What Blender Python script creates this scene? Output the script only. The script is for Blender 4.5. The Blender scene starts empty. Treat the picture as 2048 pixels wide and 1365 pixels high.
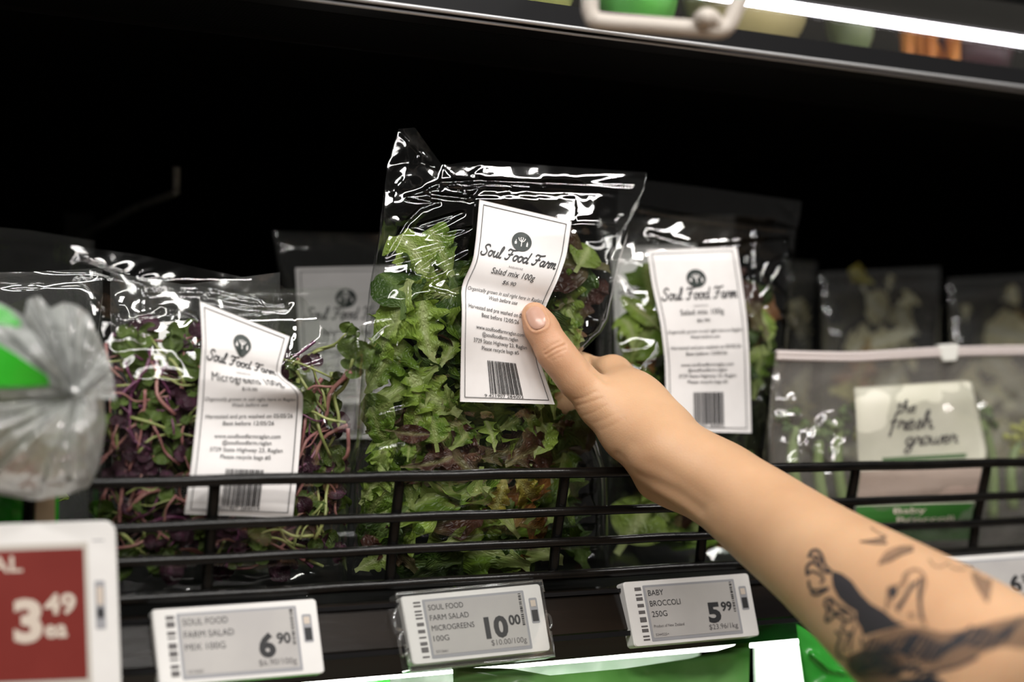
import bpy, bmesh, math, random
import numpy as np
from mathutils import Vector, Matrix, noise
from mathutils.bvhtree import BVHTree

# ------------------------------------------------------------------ camera
SC = bpy.context.scene
COL = SC.collection
FPX, CX, CY = 50.0 / 36.0 * 2048.0, 1024.0, 682.5
TH, PH = math.radians(25.8), math.radians(2.7)
CAM = np.array([0.0, -0.77, 1.30])
FW = np.array([math.sin(TH) * math.cos(PH), math.cos(TH) * math.cos(PH), math.sin(PH)])
RT = np.array([math.cos(TH), -math.sin(TH), 0.0])
UP = np.cross(RT, FW)

cam_data = bpy.data.cameras.new('camera')
cam_data.lens = 50.0
cam_data.sensor_width = 36.0
cam_data.clip_start = 0.02
cam_data.dof.use_dof = True
cam_data.dof.focus_distance = 0.862
cam_data.dof.aperture_fstop = 2.6
cam = bpy.data.objects.new('camera', cam_data)
COL.objects.link(cam)
cam.matrix_world = Matrix([[RT[0], UP[0], -FW[0], CAM[0]], [RT[1], UP[1], -FW[1], CAM[1]],
                           [RT[2], UP[2], -FW[2], CAM[2]], [0, 0, 0, 1]])
SC.camera = cam

# ------------------------------------------------------------------ world, store lamps, exposure
world = bpy.data.worlds.new('store_light'); SC.world = world
world.use_nodes = True
world.node_tree.nodes['Background'].inputs[0].default_value = (1.0, 0.95, 0.90, 1)
world.node_tree.nodes['Background'].inputs[1].default_value = 0.06

def area(name, loc, target, sx, sy, watts, col=(1, 0.97, 0.93)):
    l = bpy.data.lights.new(name, 'AREA'); l.shape = 'RECTANGLE'; l.size = sx; l.size_y = sy
    l.energy = watts; l.color = col
    o = bpy.data.objects.new(name, l); COL.objects.link(o); o.location = loc
    o.rotation_euler = (Vector(target) - Vector(loc)).to_track_quat('-Z', 'Y').to_euler()
    return o
# three rows of ceiling lamps over the aisle in front of the cabinet
area('ceiling_lamp_row', (-0.75, -1.25, 2.75), (-0.1, 0.0, 1.25), 1.5, 0.09, 44)
area('ceiling_lamp_row.001', (0.95, -1.15, 2.75), (0.3, 0.0, 1.25), 1.5, 0.09, 38)
area('ceiling_lamp_row.002', (-0.2, -2.6, 2.7), (0.1, 0.0, 1.25), 2.8, 0.12, 46)

vs = SC.view_settings
SC.display_settings.display_device = 'sRGB'
vs.view_transform = 'Standard'; vs.look = 'None'; vs.gamma = 1.0; vs.use_curve_mapping = False
vs.exposure = -0.52
SC.cycles.transparent_max_bounces = 40
SC.cycles.max_bounces = 10
SC.cycles.caustics_reflective = False
SC.cycles.caustics_refractive = False

# ------------------------------------------------------------------ pixel <-> place helpers (frame 2048 x 1365)
def ray(px, py):
    return FW + ((px - CX) / FPX) * RT + ((CY - py) / FPX) * UP
def P(px, py, d):                      # point seen at pixel px,py at depth d from the camera
    return CAM + ray(px, py) * d
def DY(px, py, Y):                     # depth of the upright plane y = Y along that ray
    return (Y - CAM[1]) / (FW[1] + ((px - CX) / FPX) * RT[1] + ((CY - py) / FPX) * UP[1])
def PY(px, py, Y):
    return P(px, py, DY(px, py, Y))
def PV(px, py, d):                     # many points at once
    px = np.asarray(px, float); py = np.asarray(py, float); d = np.asarray(d, float)
    r = FW + ((px - CX) / FPX)[..., None] * RT + ((CY - py) / FPX)[..., None] * UP
    return CAM + r * d[..., None]
def proj(p):
    q = np.asarray(p) - CAM
    z = q @ FW
    return CX + FPX * (q @ RT) / z, CY - FPX * (q @ UP) / z, z

# ------------------------------------------------------------------ materials
def principled(name, col, rough=0.5, metal=0.0, spec=0.5, **kw):
    m = bpy.data.materials.new(name); m.use_nodes = True
    b = m.node_tree.nodes['Principled BSDF']
    b.inputs['Base Color'].default_value = (*col, 1)
    b.inputs['Roughness'].default_value = rough
    b.inputs['Metallic'].default_value = metal
    b.inputs['Specular IOR Level'].default_value = spec
    for k, v in kw.items():
        b.inputs[k.replace('_', ' ')].default_value = v
    return m
def N(m, t, **kw):
    n = m.node_tree.nodes.new(t)
    for k, v in kw.items(): setattr(n, k, v)
    return n
def L(m, a, b): m.node_tree.links.new(a, b)
def noisy(name, c1, c2, scale, rough=0.5, bump=0.0, bscale=None, spec=0.5, metal=0.0, stretch=None):
    m = principled(name, c1, rough, metal, spec)
    b = m.node_tree.nodes['Principled BSDF']
    tc = N(m, 'ShaderNodeTexCoord'); n = N(m, 'ShaderNodeTexNoise'); n.inputs['Scale'].default_value = scale
    n.inputs['Detail'].default_value = 5
    src = tc.outputs['Object']
    if stretch:
        mp = N(m, 'ShaderNodeMapping'); mp.inputs['Scale'].default_value = stretch
        L(m, src, mp.inputs[0]); src = mp.outputs[0]
    L(m, src, n.inputs['Vector'])
    r = N(m, 'ShaderNodeValToRGB'); r.color_ramp.elements[0].color = (*c1, 1); r.color_ramp.elements[1].color = (*c2, 1)
    r.color_ramp.elements[0].position = 0.35; r.color_ramp.elements[1].position = 0.68
    L(m, n.outputs[0], r.inputs[0]); L(m, r.outputs[0], b.inputs['Base Color'])
    if bump:
        n2 = N(m, 'ShaderNodeTexNoise'); n2.inputs['Scale'].default_value = bscale or scale
        n2.inputs['Detail'].default_value = 4
        L(m, src, n2.inputs['Vector'])
        bp = N(m, 'ShaderNodeBump'); bp.inputs['Strength'].default_value = bump; bp.inputs['Distance'].default_value = 0.001
        L(m, n2.outputs[0], bp.inputs['Height']); L(m, bp.outputs[0], b.inputs['Normal'])
    return m
def film(name, lo=0.05, hi=0.7, rough=0.06, milky=0.0, tint=(0.97, 0.98, 0.97), milk_col=(0.9, 0.9, 0.88), bump=0.25, bscale=55):
    """thin clear wrap: see-through with a glossy skin, optionally clouded"""
    m = bpy.data.materials.new(name); m.use_nodes = True
    nt = m.node_tree; nt.nodes.remove(nt.nodes['Principled BSDF'])
    out = nt.nodes['Material Output']
    tr = N(m, 'ShaderNodeBsdfTransparent'); tr.inputs[0].default_value = (*tint, 1)
    gl = N(m, 'ShaderNodeBsdfGlossy'); gl.inputs['Roughness'].default_value = rough
    gl.inputs['Color'].default_value = (1, 1, 1, 1)
    lw = N(m, 'ShaderNodeLayerWeight'); lw.inputs['Blend'].default_value = 0.25
    mr = N(m, 'ShaderNodeMapRange'); mr.inputs['To Min'].default_value = lo; mr.inputs['To Max'].default_value = hi
    L(m, lw.outputs['Facing'], mr.inputs['Value'])
    tc = N(m, 'ShaderNodeTexCoord'); n = N(m, 'ShaderNodeTexNoise'); n.inputs['Scale'].default_value = bscale
    n.inputs['Detail'].default_value = 2.5; n.inputs['Distortion'].default_value = 0.6
    L(m, tc.outputs['Object'], n.inputs['Vector'])
    bp = N(m, 'ShaderNodeBump'); bp.inputs['Strength'].default_value = bump; bp.inputs['Distance'].default_value = 0.004
    L(m, n.outputs[0], bp.inputs['Height'])
    L(m, bp.outputs[0], gl.inputs['Normal']); L(m, bp.outputs[0], lw.inputs['Normal'])
    base = tr.outputs[0]
    if milky:
        df = N(m, 'ShaderNodeBsdfDiffuse'); df.inputs[0].default_value = (*milk_col, 1)
        tl = N(m, 'ShaderNodeBsdfTranslucent'); tl.inputs[0].default_value = (*milk_col, 1)
        mm = N(m, 'ShaderNodeMixShader'); mm.inputs[0].default_value = 0.2
        L(m, df.outputs[0], mm.inputs[1]); L(m, tl.outputs[0], mm.inputs[2])
        mx = N(m, 'ShaderNodeMixShader'); mx.inputs[0].default_value = milky
        L(m, tr.outputs[0], mx.inputs[1]); L(m, mm.outputs[0], mx.inputs[2])
        base = mx.outputs[0]
    ms = N(m, 'ShaderNodeMixShader')
    L(m, mr.outputs[0], ms.inputs[0]); L(m, base, ms.inputs[1]); L(m, gl.outputs[0], ms.inputs[2])
    L(m, ms.outputs[0], out.inputs['Surface'])
    return m
def leafmat(name, blade, rib, var=0.25, transl=0.35, rough=0.38):
    """leaf: blade colour fading to a pale rib and base (uv x = across, uv y = along), veins as fine relief"""
    m = bpy.data.materials.new(name); m.use_nodes = True
    nt = m.node_tree; b = nt.nodes['Principled BSDF']; out = nt.nodes['Material Output']
    b.inputs['Roughness'].default_value = rough
    uv = N(m, 'ShaderNodeUVMap'); sep = N(m, 'ShaderNodeSeparateXYZ'); L(m, uv.outputs[0], sep.inputs[0])
    sub = N(m, 'ShaderNodeMath', operation='SUBTRACT'); sub.inputs[1].default_value = 0.5; L(m, sep.outputs[0], sub.inputs[0])
    ab = N(m, 'ShaderNodeMath', operation='ABSOLUTE'); L(m, sub.outputs[0], ab.inputs[0])
    r1 = N(m, 'ShaderNodeMapRange'); r1.inputs['From Min'].default_value = 0.02; r1.inputs['From Max'].default_value = 0.16
    L(m, ab.outputs[0], r1.inputs['Value'])
    r2 = N(m, 'ShaderNodeMapRange'); r2.inputs['From Min'].default_value = 0.05; r2.inputs['From Max'].default_value = 0.42
    L(m, sep.outputs[1], r2.inputs['Value'])
    mn = N(m, 'ShaderNodeMath', operation='MULTIPLY'); L(m, r1.outputs[0], mn.inputs[0]); L(m, r2.outputs[0], mn.inputs[1])
    oi = N(m, 'ShaderNodeObjectInfo')
    hs = N(m, 'ShaderNodeHueSaturation')
    mv = N(m, 'ShaderNodeMapRange'); mv.inputs['To Min'].default_value = 1 - var; mv.inputs['To Max'].default_value = 1 + var
    L(m, oi.outputs['Random'], mv.inputs['Value']); L(m, mv.outputs[0], hs.inputs['Value'])
    tc = N(m, 'ShaderNodeTexCoord'); n = N(m, 'ShaderNodeTexNoise'); n.inputs['Scale'].default_value = 6; n.inputs['Detail'].default_value = 5
    L(m, tc.outputs['Object'], n.inputs['Vector'])
    cr = N(m, 'ShaderNodeMixRGB'); cr.inputs[1].default_value = (*blade, 1)
    cr.inputs[2].default_value = (blade[0] * 1.7 + 0.02, blade[1] * 1.45 + 0.02, blade[2] * 1.5, 1)
    L(m, n.outputs[0], cr.inputs[0])
    L(m, cr.outputs[0], hs.inputs['Color'])
    mx = N(m, 'ShaderNodeMixRGB'); mx.inputs[1].default_value = (*rib, 1); L(m, mn.outputs[0], mx.inputs[0]); L(m, hs.outputs[0], mx.inputs[2])
    L(m, mx.outputs[0], b.inputs['Base Color'])
    # branching veins: fine relief
    w = N(m, 'ShaderNodeTexVoronoi', feature='DISTANCE_TO_EDGE'); w.inputs['Scale'].default_value = 13
    L(m, uv.outputs[0], w.inputs['Vector'])
    bp = N(m, 'ShaderNodeBump'); bp.inputs['Strength'].default_value = 0.35; bp.inputs['Distance'].default_value = 0.02
    L(m, w.outputs['Distance'], bp.inputs['Height']); L(m, bp.outputs[0], b.inputs['Normal'])
    tl = N(m, 'ShaderNodeBsdfTranslucent'); L(m, mx.outputs[0], tl.inputs[0])
    ms = N(m, 'ShaderNodeMixShader'); ms.inputs[0].default_value = transl
    L(m, b.outputs[0], ms.inputs[1]); L(m, tl.outputs[0], ms.inputs[2]); L(m, ms.outputs[0], out.inputs['Surface'])
    return m
def emit(name, col, s):
    m = bpy.data.materials.new(name); m.use_nodes = True
    nt = m.node_tree; nt.nodes.remove(nt.nodes['Principled BSDF'])
    e = N(m, 'ShaderNodeEmission'); e.inputs[0].default_value = (*col, 1); e.inputs[1].default_value = s
    L(m, e.outputs[0], nt.nodes['Material Output'].inputs['Surface'])
    return m
def ink(name, col, a):
    m = bpy.data.materials.new(name); m.use_nodes = True
    b = m.node_tree.nodes['Principled BSDF']; b.inputs['Base Color'].default_value = (*col, 1); b.inputs['Roughness'].default_value = 0.55
    b.inputs['Alpha'].default_value = a
    return m

M = dict(
    black=principled('black_metal', (0.006, 0.006, 0.006), 0.45),
    cavity=principled('cabinet_black', (0.0018, 0.0018, 0.0018), 0.9, spec=0.08),
    deck=principled('shelf_deck_black', (0.004, 0.004, 0.0045), 0.6, spec=0.25),
    rail=noisy('rail_plastic', (0.005, 0.004, 0.0035), (0.016, 0.011, 0.008), 5, 0.22, 0.1, 60, spec=0.3, stretch=(1, 8, 8)),
    wire=noisy('wire_coating', (0.003, 0.003, 0.003), (0.008, 0.007, 0.006), 60, 0.24, 0.12, 300, spec=0.32),
    chrome=principled('dull_steel', (0.30, 0.29, 0.28), 0.35, 0.9),
    bumper=principled('bumper_rubber', (0.010, 0.010, 0.011), 0.35, spec=0.3),
    lip=principled('aluminium_lip', (0.55, 0.55, 0.56), 0.4, 0.5),
    white=noisy('white_plastic', (0.74, 0.72, 0.70), (0.82, 0.80, 0.78), 20, 0.38),
    screen=noisy('epaper_grey', (0.44, 0.42, 0.41), (0.50, 0.48, 0.46), 30, 0.3),
    bezel=principled('screen_bezel', (0.33, 0.33, 0.35), 0.45),
    red=noisy('epaper_red', (0.155, 0.020, 0.016), (0.20, 0.030, 0.024), 14, 0.3),
    cream=principled('epaper_cream', (0.62, 0.53, 0.45), 0.4),
    type=principled('print_black', (0.018, 0.018, 0.02), 0.5),
    typegrey=principled('print_grey', (0.12, 0.11, 0.11), 0.5),
    paper=noisy('label_paper', (0.80, 0.77, 0.76), (0.88, 0.85, 0.84), 30, 0.5, 0.15, 80),
    led=emit('led_white', (1.0, 0.93, 1.0), 16),
    film=film('clear_film', 0.03, 0.7, 0.055, bump=0.06, bscale=40),
    film_soft=film('clear_film_soft', 0.04, 0.6, 0.09, milky=0.03, bump=0.08, bscale=30),
    film_zip=film('cloudy_zip_film', 0.05, 0.5, 0.10, milky=0.11, milk_col=(0.75, 0.68, 0.62), bump=0.12, bscale=22),
    film_twist=film('milky_film', 0.16, 0.7, 0.10, milky=0.55, milk_col=(0.92, 0.94, 0.92), bump=0.35, bscale=70),
    clear=film('clear_plastic', 0.07, 0.8, 0.04, milky=0.03, bump=0.03),
    hanger=principled('white_coated_wire', (0.62, 0.56, 0.50), 0.4),
)

# ------------------------------------------------------------------ mesh helpers
def mesh(name, verts, faces, mat, parent=None, smooth=True, uvs=None):
    me = bpy.data.meshes.new(name)
    me.from_pydata([tuple(map(float, v)) for v in verts], [], [tuple(map(int, f)) for f in faces])
    if smooth: me.polygons.foreach_set('use_smooth', [True] * len(me.polygons))
    if uvs is not None:
        uvl = me.uv_layers.new(name='UVMap')
        idx = np.zeros(len(me.loops), int); me.loops.foreach_get('vertex_index', idx)
        uvl.data.foreach_set('uv', np.asarray(uvs, float)[idx].ravel())
    me.materials.append(mat); me.update()
    o = bpy.data.objects.new(name, me); COL.objects.link(o)
    if parent: o.parent = parent; o.matrix_parent_inverse = Matrix.Translation(parent.location).inverted() if parent.type == 'EMPTY' else Matrix()
    return o
def tag(o, label, cat, group=None):
    o['label'] = label; o['category'] = cat
    if group: o['group'] = group
    return o
def thing(name, label, cat, loc, group=None):
    o = bpy.data.objects.new(name, None); COL.objects.link(o)
    o.location = tuple(map(float, loc)); o.empty_display_size = 0.02
    return tag(o, label, cat, group)
def struct(o):
    o['kind'] = 'structure'; return o
def box_vf(lo, hi, bev=0.0):
    bm = bmesh.new(); bmesh.ops.create_cube(bm, size=1)
    for v in bm.verts:
        for i in range(3): v.co[i] = lo[i] if v.co[i] < 0 else hi[i]
    if bev: bmesh.ops.bevel(bm, geom=list(bm.edges), offset=bev, segments=2, affect='EDGES', profile=0.6)
    bm.verts.index_update()
    r = [tuple(v.co) for v in bm.verts], [tuple(v.index for v in f.verts) for f in bm.faces]
    bm.free(); return r
def box(name, lo, hi, mat, parent=None, bev=0.0):
    v, f = box_vf(lo, hi, bev)
    return mesh(name, v, f, mat, parent, smooth=False)
def catmull(pts, n):
    pts = np.asarray(pts, float)
    if len(pts) < 3: 
        t = np.linspace(0, 1, n)[:, None]; return pts[0] * (1 - t) + pts[-1] * t
    q = np.vstack([2 * pts[0] - pts[1], pts, 2 * pts[-1] - pts[-2]])
    t = np.linspace(0, len(pts) - 1 - 1e-9, n); i = t.astype(int); s = (t - i)[:, None]
    a, b, c, d = q[i], q[i + 1], q[i + 2], q[i + 3]
    return 0.5 * (2 * b + (c - a) * s + (2 * a - 5 * b + 4 * c - d) * s * s + (3 * b - a - 3 * c + d) * s ** 3)
def tube_vf(pts, rad, seg=10, cap=True):
    pts = np.asarray(pts, float); n = len(pts)
    rad = np.full(n, rad, float) if np.isscalar(rad) else np.asarray(rad, float)
    tg = np.gradient(pts, axis=0); tg /= np.linalg.norm(tg, axis=1)[:, None] + 1e-12
    ref = np.array([0, 0, 1.0]) if abs(tg[0][2]) < 0.9 else np.array([1.0, 0, 0])
    V = []
    a = np.cross(tg[0], ref); a /= np.linalg.norm(a)
    for i in range(n):
        a = a - tg[i] * (a @ tg[i]); a /= np.linalg.norm(a); b = np.cross(tg[i], a)
        for k in range(seg):
            an = 2 * math.pi * k / seg
            V.append(pts[i] + rad[i] * (math.cos(an) * a + math.sin(an) * b))
    F = []
    for i in range(n - 1):
        for k in range(seg):
            k2 = (k + 1) % seg
            F.append((i * seg + k, i * seg + k2, (i + 1) * seg + k2, (i + 1) * seg + k))
    if cap:
        F.append(tuple(range(seg))[::-1]); F.append(tuple((n - 1) * seg + k for k in range(seg)))
    return V, F
def tube(name, pts, rad, mat, parent=None, seg=10):
    v, f = tube_vf(pts, rad, seg); return mesh(name, v, f, mat, parent)
def grid_faces(nu, nv, off=0, flip=False):
    F = []
    for j in range(nv - 1):
        for i in range(nu - 1):
            a = off + j * nu + i
            F.append((a, a + 1, a + nu + 1, a + nu) if not flip else (a, a + nu, a + nu + 1, a + 1))
    return F
def interp_rows(rows, t):
    """rows: list of (t, x, y) -> smooth x,y at t"""
    r = np.asarray(rows, float); t = np.asarray(t, float)
    x = np.interp(t, r[:, 0], r[:, 1]); y = np.interp(t, r[:, 0], r[:, 2])
    # soften the corners
    e = 0.03
    for s in (-e, e):
        tt = np.clip(t + s, r[0, 0], r[-1, 0]); ex = (t + s) - tt
        x = x + np.interp(tt, r[:, 0], r[:, 1]) + ex * 0; y = y + np.interp(tt, r[:, 0], r[:, 2])
    return x / 3, y / 3
def seg_dist(px, py, poly):
    """distance of points from a polyline, vectorised"""
    best = np.full(np.shape(px), 1e9)
    for (x0, y0), (x1, y1) in zip(poly[:-1], poly[1:]):
        dx, dy = x1 - x0, y1 - y0
        t = np.clip(((px - x0) * dx + (py - y0) * dy) / (dx * dx + dy * dy + 1e-9), 0, 1)
        best = np.minimum(best, np.hypot(px - x0 - t * dx, py - y0 - t * dy))
    return best

# ------------------------------------------------------------------ lettering (flat print laid on a surface)
_tc = {}
def text2d(s, bold=0.0, shear=0.0):
    key = (s, bold, shear)
    if key in _tc: return _tc[key]
    cu = bpy.data.curves.new('t', 'FONT'); cu.body = s; cu.size = 1.0; cu.offset = bold; cu.shear = shear
    cu.resolution_u = 3; cu.dimensions = '2D'; cu.fill_mode = 'BOTH'
    o = bpy.data.objects.new('t', cu); COL.objects.link(o)
    me = bpy.data.meshes.new_from_object(o.evaluated_get(bpy.context.evaluated_depsgraph_get()))
    v = np.zeros(len(me.vertices) * 3); me.vertices.foreach_get('co', v); v = v.reshape(-1, 3)[:, :2]
    f = [tuple(p.vertices) for p in me.polygons]
    bpy.data.objects.remove(o); bpy.data.meshes.remove(me); bpy.data.curves.remove(cu)
    _tc[key] = (v, f); return v, f
def lay(name, v2, faces, S, W, H, mat, parent, off=0.0003):
    """v2 in surface units (x right, y down from the top left corner)"""
    return mesh(name, S(v2[:, 0] / W, v2[:, 1] / H, off), faces, mat, parent, smooth=False)
def write(S, W, H, parent, s, x, y, h, mat, w=None, align='c', bold=0.0, shear=0.0, name='lettering', off=0.0003):
    v, f = text2d(s, bold, shear)
    v = v.copy(); lo = v.min(0); hi = v.max(0)
    sy = h / 0.72; sx = sy
    if w: sx = w / (hi[0] - lo[0])
    v[:, 0] = (v[:, 0] - lo[0]) * sx; width = (hi[0] - lo[0]) * sx
    v[:, 0] += x - {'c': width / 2, 'l': 0, 'r': width}[align]
    v[:, 1] = y - v[:, 1] * sy
    return lay(name, v, f, S, W, H, mat, parent, off)
def ribbon2d(pts, w, n=None):
    pts = catmull(pts, n or (len(pts) - 1) * 6 + 1); tg = np.gradient(pts, axis=0)
    tg /= np.linalg.norm(tg, axis=1)[:, None] + 1e-9
    nm = np.stack([-tg[:, 1], tg[:, 0]], 1)
    k = len(pts); v = np.vstack([pts + nm * w / 2, pts - nm * w / 2])
    return v, [(i, i + 1, k + i + 1, k + i) for i in range(k - 1)]
SCRIPT = {
 'S': (0.72, [[(0.72, 0.82), (0.6, 1.0), (0.36, 0.98), (0.24, 0.78), (0.42, 0.56), (0.56, 0.33), (0.44, 0.06), (0.16, 0.0), (0.0, 0.15), (0.06, 0.3)]]),
 'o': (0.52, [[(0.4, 0.48), (0.18, 0.5), (0.05, 0.25), (0.18, 0.01), (0.38, 0.1), (0.43, 0.36), (0.32, 0.5), (0.5, 0.42), (0.58, 0.46)]]),
 'u': (0.58, [[(0.02, 0.42), (0.1, 0.5), (0.08, 0.15), (0.2, 0.0), (0.36, 0.15), (0.45, 0.5)], [(0.45, 0.5), (0.42, 0.12), (0.5, 0.0), (0.62, 0.1)]]),
 'l': (0.34, [[(0.0, 0.1), (0.15, 0.4), (0.28, 0.9), (0.2, 1.05), (0.1, 0.8), (0.09, 0.15), (0.2, 0.0), (0.34, 0.1)]]),
 'F': (0.82, [[(0.1, 0.8), (0.22, 0.98), (0.6, 0.93), (1.0, 1.03)], [(0.55, 0.95), (0.47, 0.5), (0.36, 0.1), (0.15, 0.0), (0.02, 0.12)], [(0.22, 0.48), (0.48, 0.5), (0.7, 0.56)]]),
 'd': (0.64, [[(0.4, 0.45), (0.18, 0.5), (0.05, 0.25), (0.18, 0.0), (0.38, 0.15), (0.5, 0.5), (0.57, 1.0)], [(0.57, 1.0), (0.46, 0.2), (0.53, 0.0), (0.66, 0.1)]]),
 'a': (0.58, [[(0.42, 0.42), (0.2, 0.5), (0.05, 0.25), (0.18, 0.0), (0.34, 0.1), (0.44, 0.5)], [(0.44, 0.5), (0.42, 0.12), (0.5, 0.0), (0.62, 0.1)]]),
 'r': (0.44, [[(0.0, 0.1), (0.1, 0.42), (0.14, 0.56), (0.18, 0.42), (0.36, 0.44), (0.33, 0.15), (0.4, 0.0), (0.5, 0.06)]]),
 'm': (0.72, [[(0.0, 0.4), (0.1, 0.5), (0.07, 0.0)], [(0.08, 0.2), (0.2, 0.48), (0.3, 0.42), (0.28, 0.0)], [(0.29, 0.2), (0.42, 0.48), (0.52, 0.42), (0.5, 0.08), (0.6, 0.0), (0.7, 0.08)]]),
 'e': (0.46, [[(0.06, 0.25), (0.34, 0.32), (0.3, 0.5), (0.12, 0.45), (0.05, 0.2), (0.18, 0.0), (0.42, 0.1)]]),
 's': (0.4, [[(0.05, 0.1), (0.22, 0.52), (0.3, 0.3), (0.24, 0.02), (0.06, 0.04)]]),
 'h': (0.56, [[(0.0, 0.1), (0.15, 0.5), (0.26, 0.95), (0.18, 1.05), (0.1, 0.7), (0.06, 0.0)], [(0.07, 0.2), (0.25, 0.5), (0.38, 0.4), (0.38, 0.08), (0.5, 0.0), (0.58, 0.08)]]),
 'g': (0.56, [[(0.42, 0.42), (0.2, 0.5), (0.05, 0.25), (0.2, 0.02), (0.38, 0.14), (0.44, 0.5)], [(0.44, 0.5), (0.42, -0.2), (0.28, -0.5), (0.06, -0.4), (0.2, -0.15), (0.58, 0.1)]]),
 'w': (0.72, [[(0.02, 0.48), (0.06, 0.12), (0.18, 0.0), (0.32, 0.15), (0.36, 0.45)], [(0.36, 0.45), (0.36, 0.12), (0.48, 0.0), (0.62, 0.15), (0.64, 0.48), (0.74, 0.44)]]),
 't': (0.4, [[(0.2, 0.9), (0.14, 0.15), (0.24, 0.0), (0.38, 0.1)], [(0.0, 0.6), (0.36, 0.64)]]),
 'f': (0.44, [[(0.4, 0.95), (0.28, 1.05), (0.2, 0.8), (0.14, 0.1), (0.08, -0.35)], [(0.0, 0.5), (0.4, 0.54)]]),
 ' ': (0.34, []),
}
def script_write(S, W, H, parent, s, x, y, width, height, mat, lw=0.1, slant=0.25, name='script_lettering', off=0.0003):
    V, F, adv = [], [], 0.0; n = 0
    for ch in s:
        a, st = SCRIPT[ch]
        for p in st:
            p = np.asarray(p, float).copy(); p[:, 0] += adv + p[:, 1] * slant
            v, f = ribbon2d(p, lw); V.append(v); F += [tuple(i + n for i in q) for q in f]; n += len(v)
        adv += a
    V = np.vstack(V); lo, hi = V[:, 0].min(), V[:, 0].max()
    V[:, 0] = (V[:, 0] - (lo + hi) / 2) * width / (hi - lo) + x
    V[:, 1] = y - V[:, 1] * height
    return lay(name, V, F, S, W, H, mat, parent, off)
def bars2d(x0, x1, y0, y1, seed, n=42, vertical=False):
    rng = random.Random(seed); V, F = [], []; t = 0.0
    runs = []
    while t < 1:
        b = rng.choice((1, 1, 1, 2, 2, 3)) / (n * 2.0); g = rng.choice((1, 1, 2, 2)) / (n * 2.0)
        runs.append((t, min(1, t + b))); t += b + g
    for a, b in runs:
        k = len(V)
        for q in range(9):
            tt = q / 8
            if vertical: V += [(x0 + (x1 - x0) * tt, y0 + (y1 - y0) * a), (x0 + (x1 - x0) * tt, y0 + (y1 - y0) * b)]
            else: V += [(x0 + (x1 - x0) * a, y0 + (y1 - y0) * tt), (x0 + (x1 - x0) * b, y0 + (y1 - y0) * tt)]
        F += [(k + 2 * q, k + 2 * q + 1, k + 2 * q + 3, k + 2 * q + 2) for q in range(8)]
    return np.array(V), F
def frame2d(x0, x1, y0, y1, w, n=40):
    V, F = [], []
    def strip(a, b, nrm):
        k = len(V)
        for i in range(n + 1):
            t = i / n; x = a[0] + (b[0] - a[0]) * t; y = a[1] + (b[1] - a[1]) * t
            V.append((x, y)); V.append((x + nrm[0] * w, y + nrm[1] * w))
        F.extend([(k + 2 * i, k + 2 * i + 1, k + 2 * i + 3, k + 2 * i + 2) for i in range(n)])
    strip((x0, y0), (x1, y0), (0, 1)); strip((x0, y1), (x1, y1), (0, -1))
    strip((x0, y0), (x0, y1), (1, 0)); strip((x1, y0), (x1, y1), (-1, 0))
    return np.array(V), F
# ================================================================== the cabinet
XL, XR = -0.95, 1.75
def zat(px, py, Y): return float(PY(px, py, Y)[2])
def xat(px, py, Y): return float(PY(px, py, Y)[0])
floor_mat = noisy('store_floor', (0.32, 0.24, 0.17), (0.40, 0.30, 0.22), 3, 0.35)
struct(mesh('floor', [(-4, -5, 0), (5, -5, 0), (5, 0.6, 0), (-4, 0.6, 0)], [(0, 1, 2, 3)], floor_mat, smooth=False))
struct(box('wall_back', (XL - 0.3, 0.46, 0.0), (XR + 0.3, 0.50, 2.15), M['cavity']))
struct(box('wall_left', (XL - 0.3, -0.02, 0.0), (XL - 0.26, 0.46, 2.15), M['cavity']))
struct(box('wall_right', (XR + 0.26, -0.02, 0.0), (XR + 0.3, 0.46, 2.15), M['cavity']))
struct(box('ceiling', (XL - 0.3, -0.05, 2.15), (XR + 0.3, 0.50, 2.20), M['cavity']))

# ---- main shelf: deck, price rail
zd = zat(820, 1190, 0.005)
sh = thing('display_shelf', 'black cabinet shelf with a price rail carrying the salad bags', 'shelf', (0.4, 0.2, zd - 0.05))
box('deck', (XL, 0.012, zd - 0.022), (XR, 0.455, zd - 0.003), M['deck'], sh, 0.001)
zr1, zr2 = zat(700, 1217, -0.004), zat(700, 1304, -0.012)
YR = 0.004
def railprism(name, prof, mat, parent, x0=XL, x1=XR):
    n = len(prof); V = [(x0, y, z) for y, z in prof] + [(x1, y, z) for y, z in prof]
    F = [(i, (i + 1) % n, n + (i + 1) % n, n + i) for i in range(n)] + [tuple(range(n))[::-1], tuple(range(n, 2 * n))]
    return mesh(name, V, F, mat, parent, smooth=False)
railprism('price_rail', [(0.0, zr1), (0.0015, zr1 + 0.0012), (0.02, zr1 + 0.001), (0.02, zr2 - 0.004), (-0.008, zr2 - 0.002), (-0.0095, zr2)], M['rail'], sh)
railprism('rail_lip', [(-0.0105, zr2 - 0.001), (-0.0125, zr2 - 0.0005), (-0.0125, zr2 - 0.0035), (-0.0105, zr2 - 0.004)], M['bumper'], sh)
railprism('rail_lip', [(-0.001, zr1 + 0.0005), (-0.003, zr1 + 0.0012), (-0.003, zr1 - 0.0012), (-0.001, zr1 - 0.0016)], M['bumper'], sh)
zb = zr2 - 0.004
railprism('rail_base', [(-0.006, zb), (0.02, zb), (0.02, zb - 0.012), (0.002, zb - 0.013)], principled('rail_gloss_black', (0.006, 0.008, 0.007), 0.12), sh)
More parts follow.
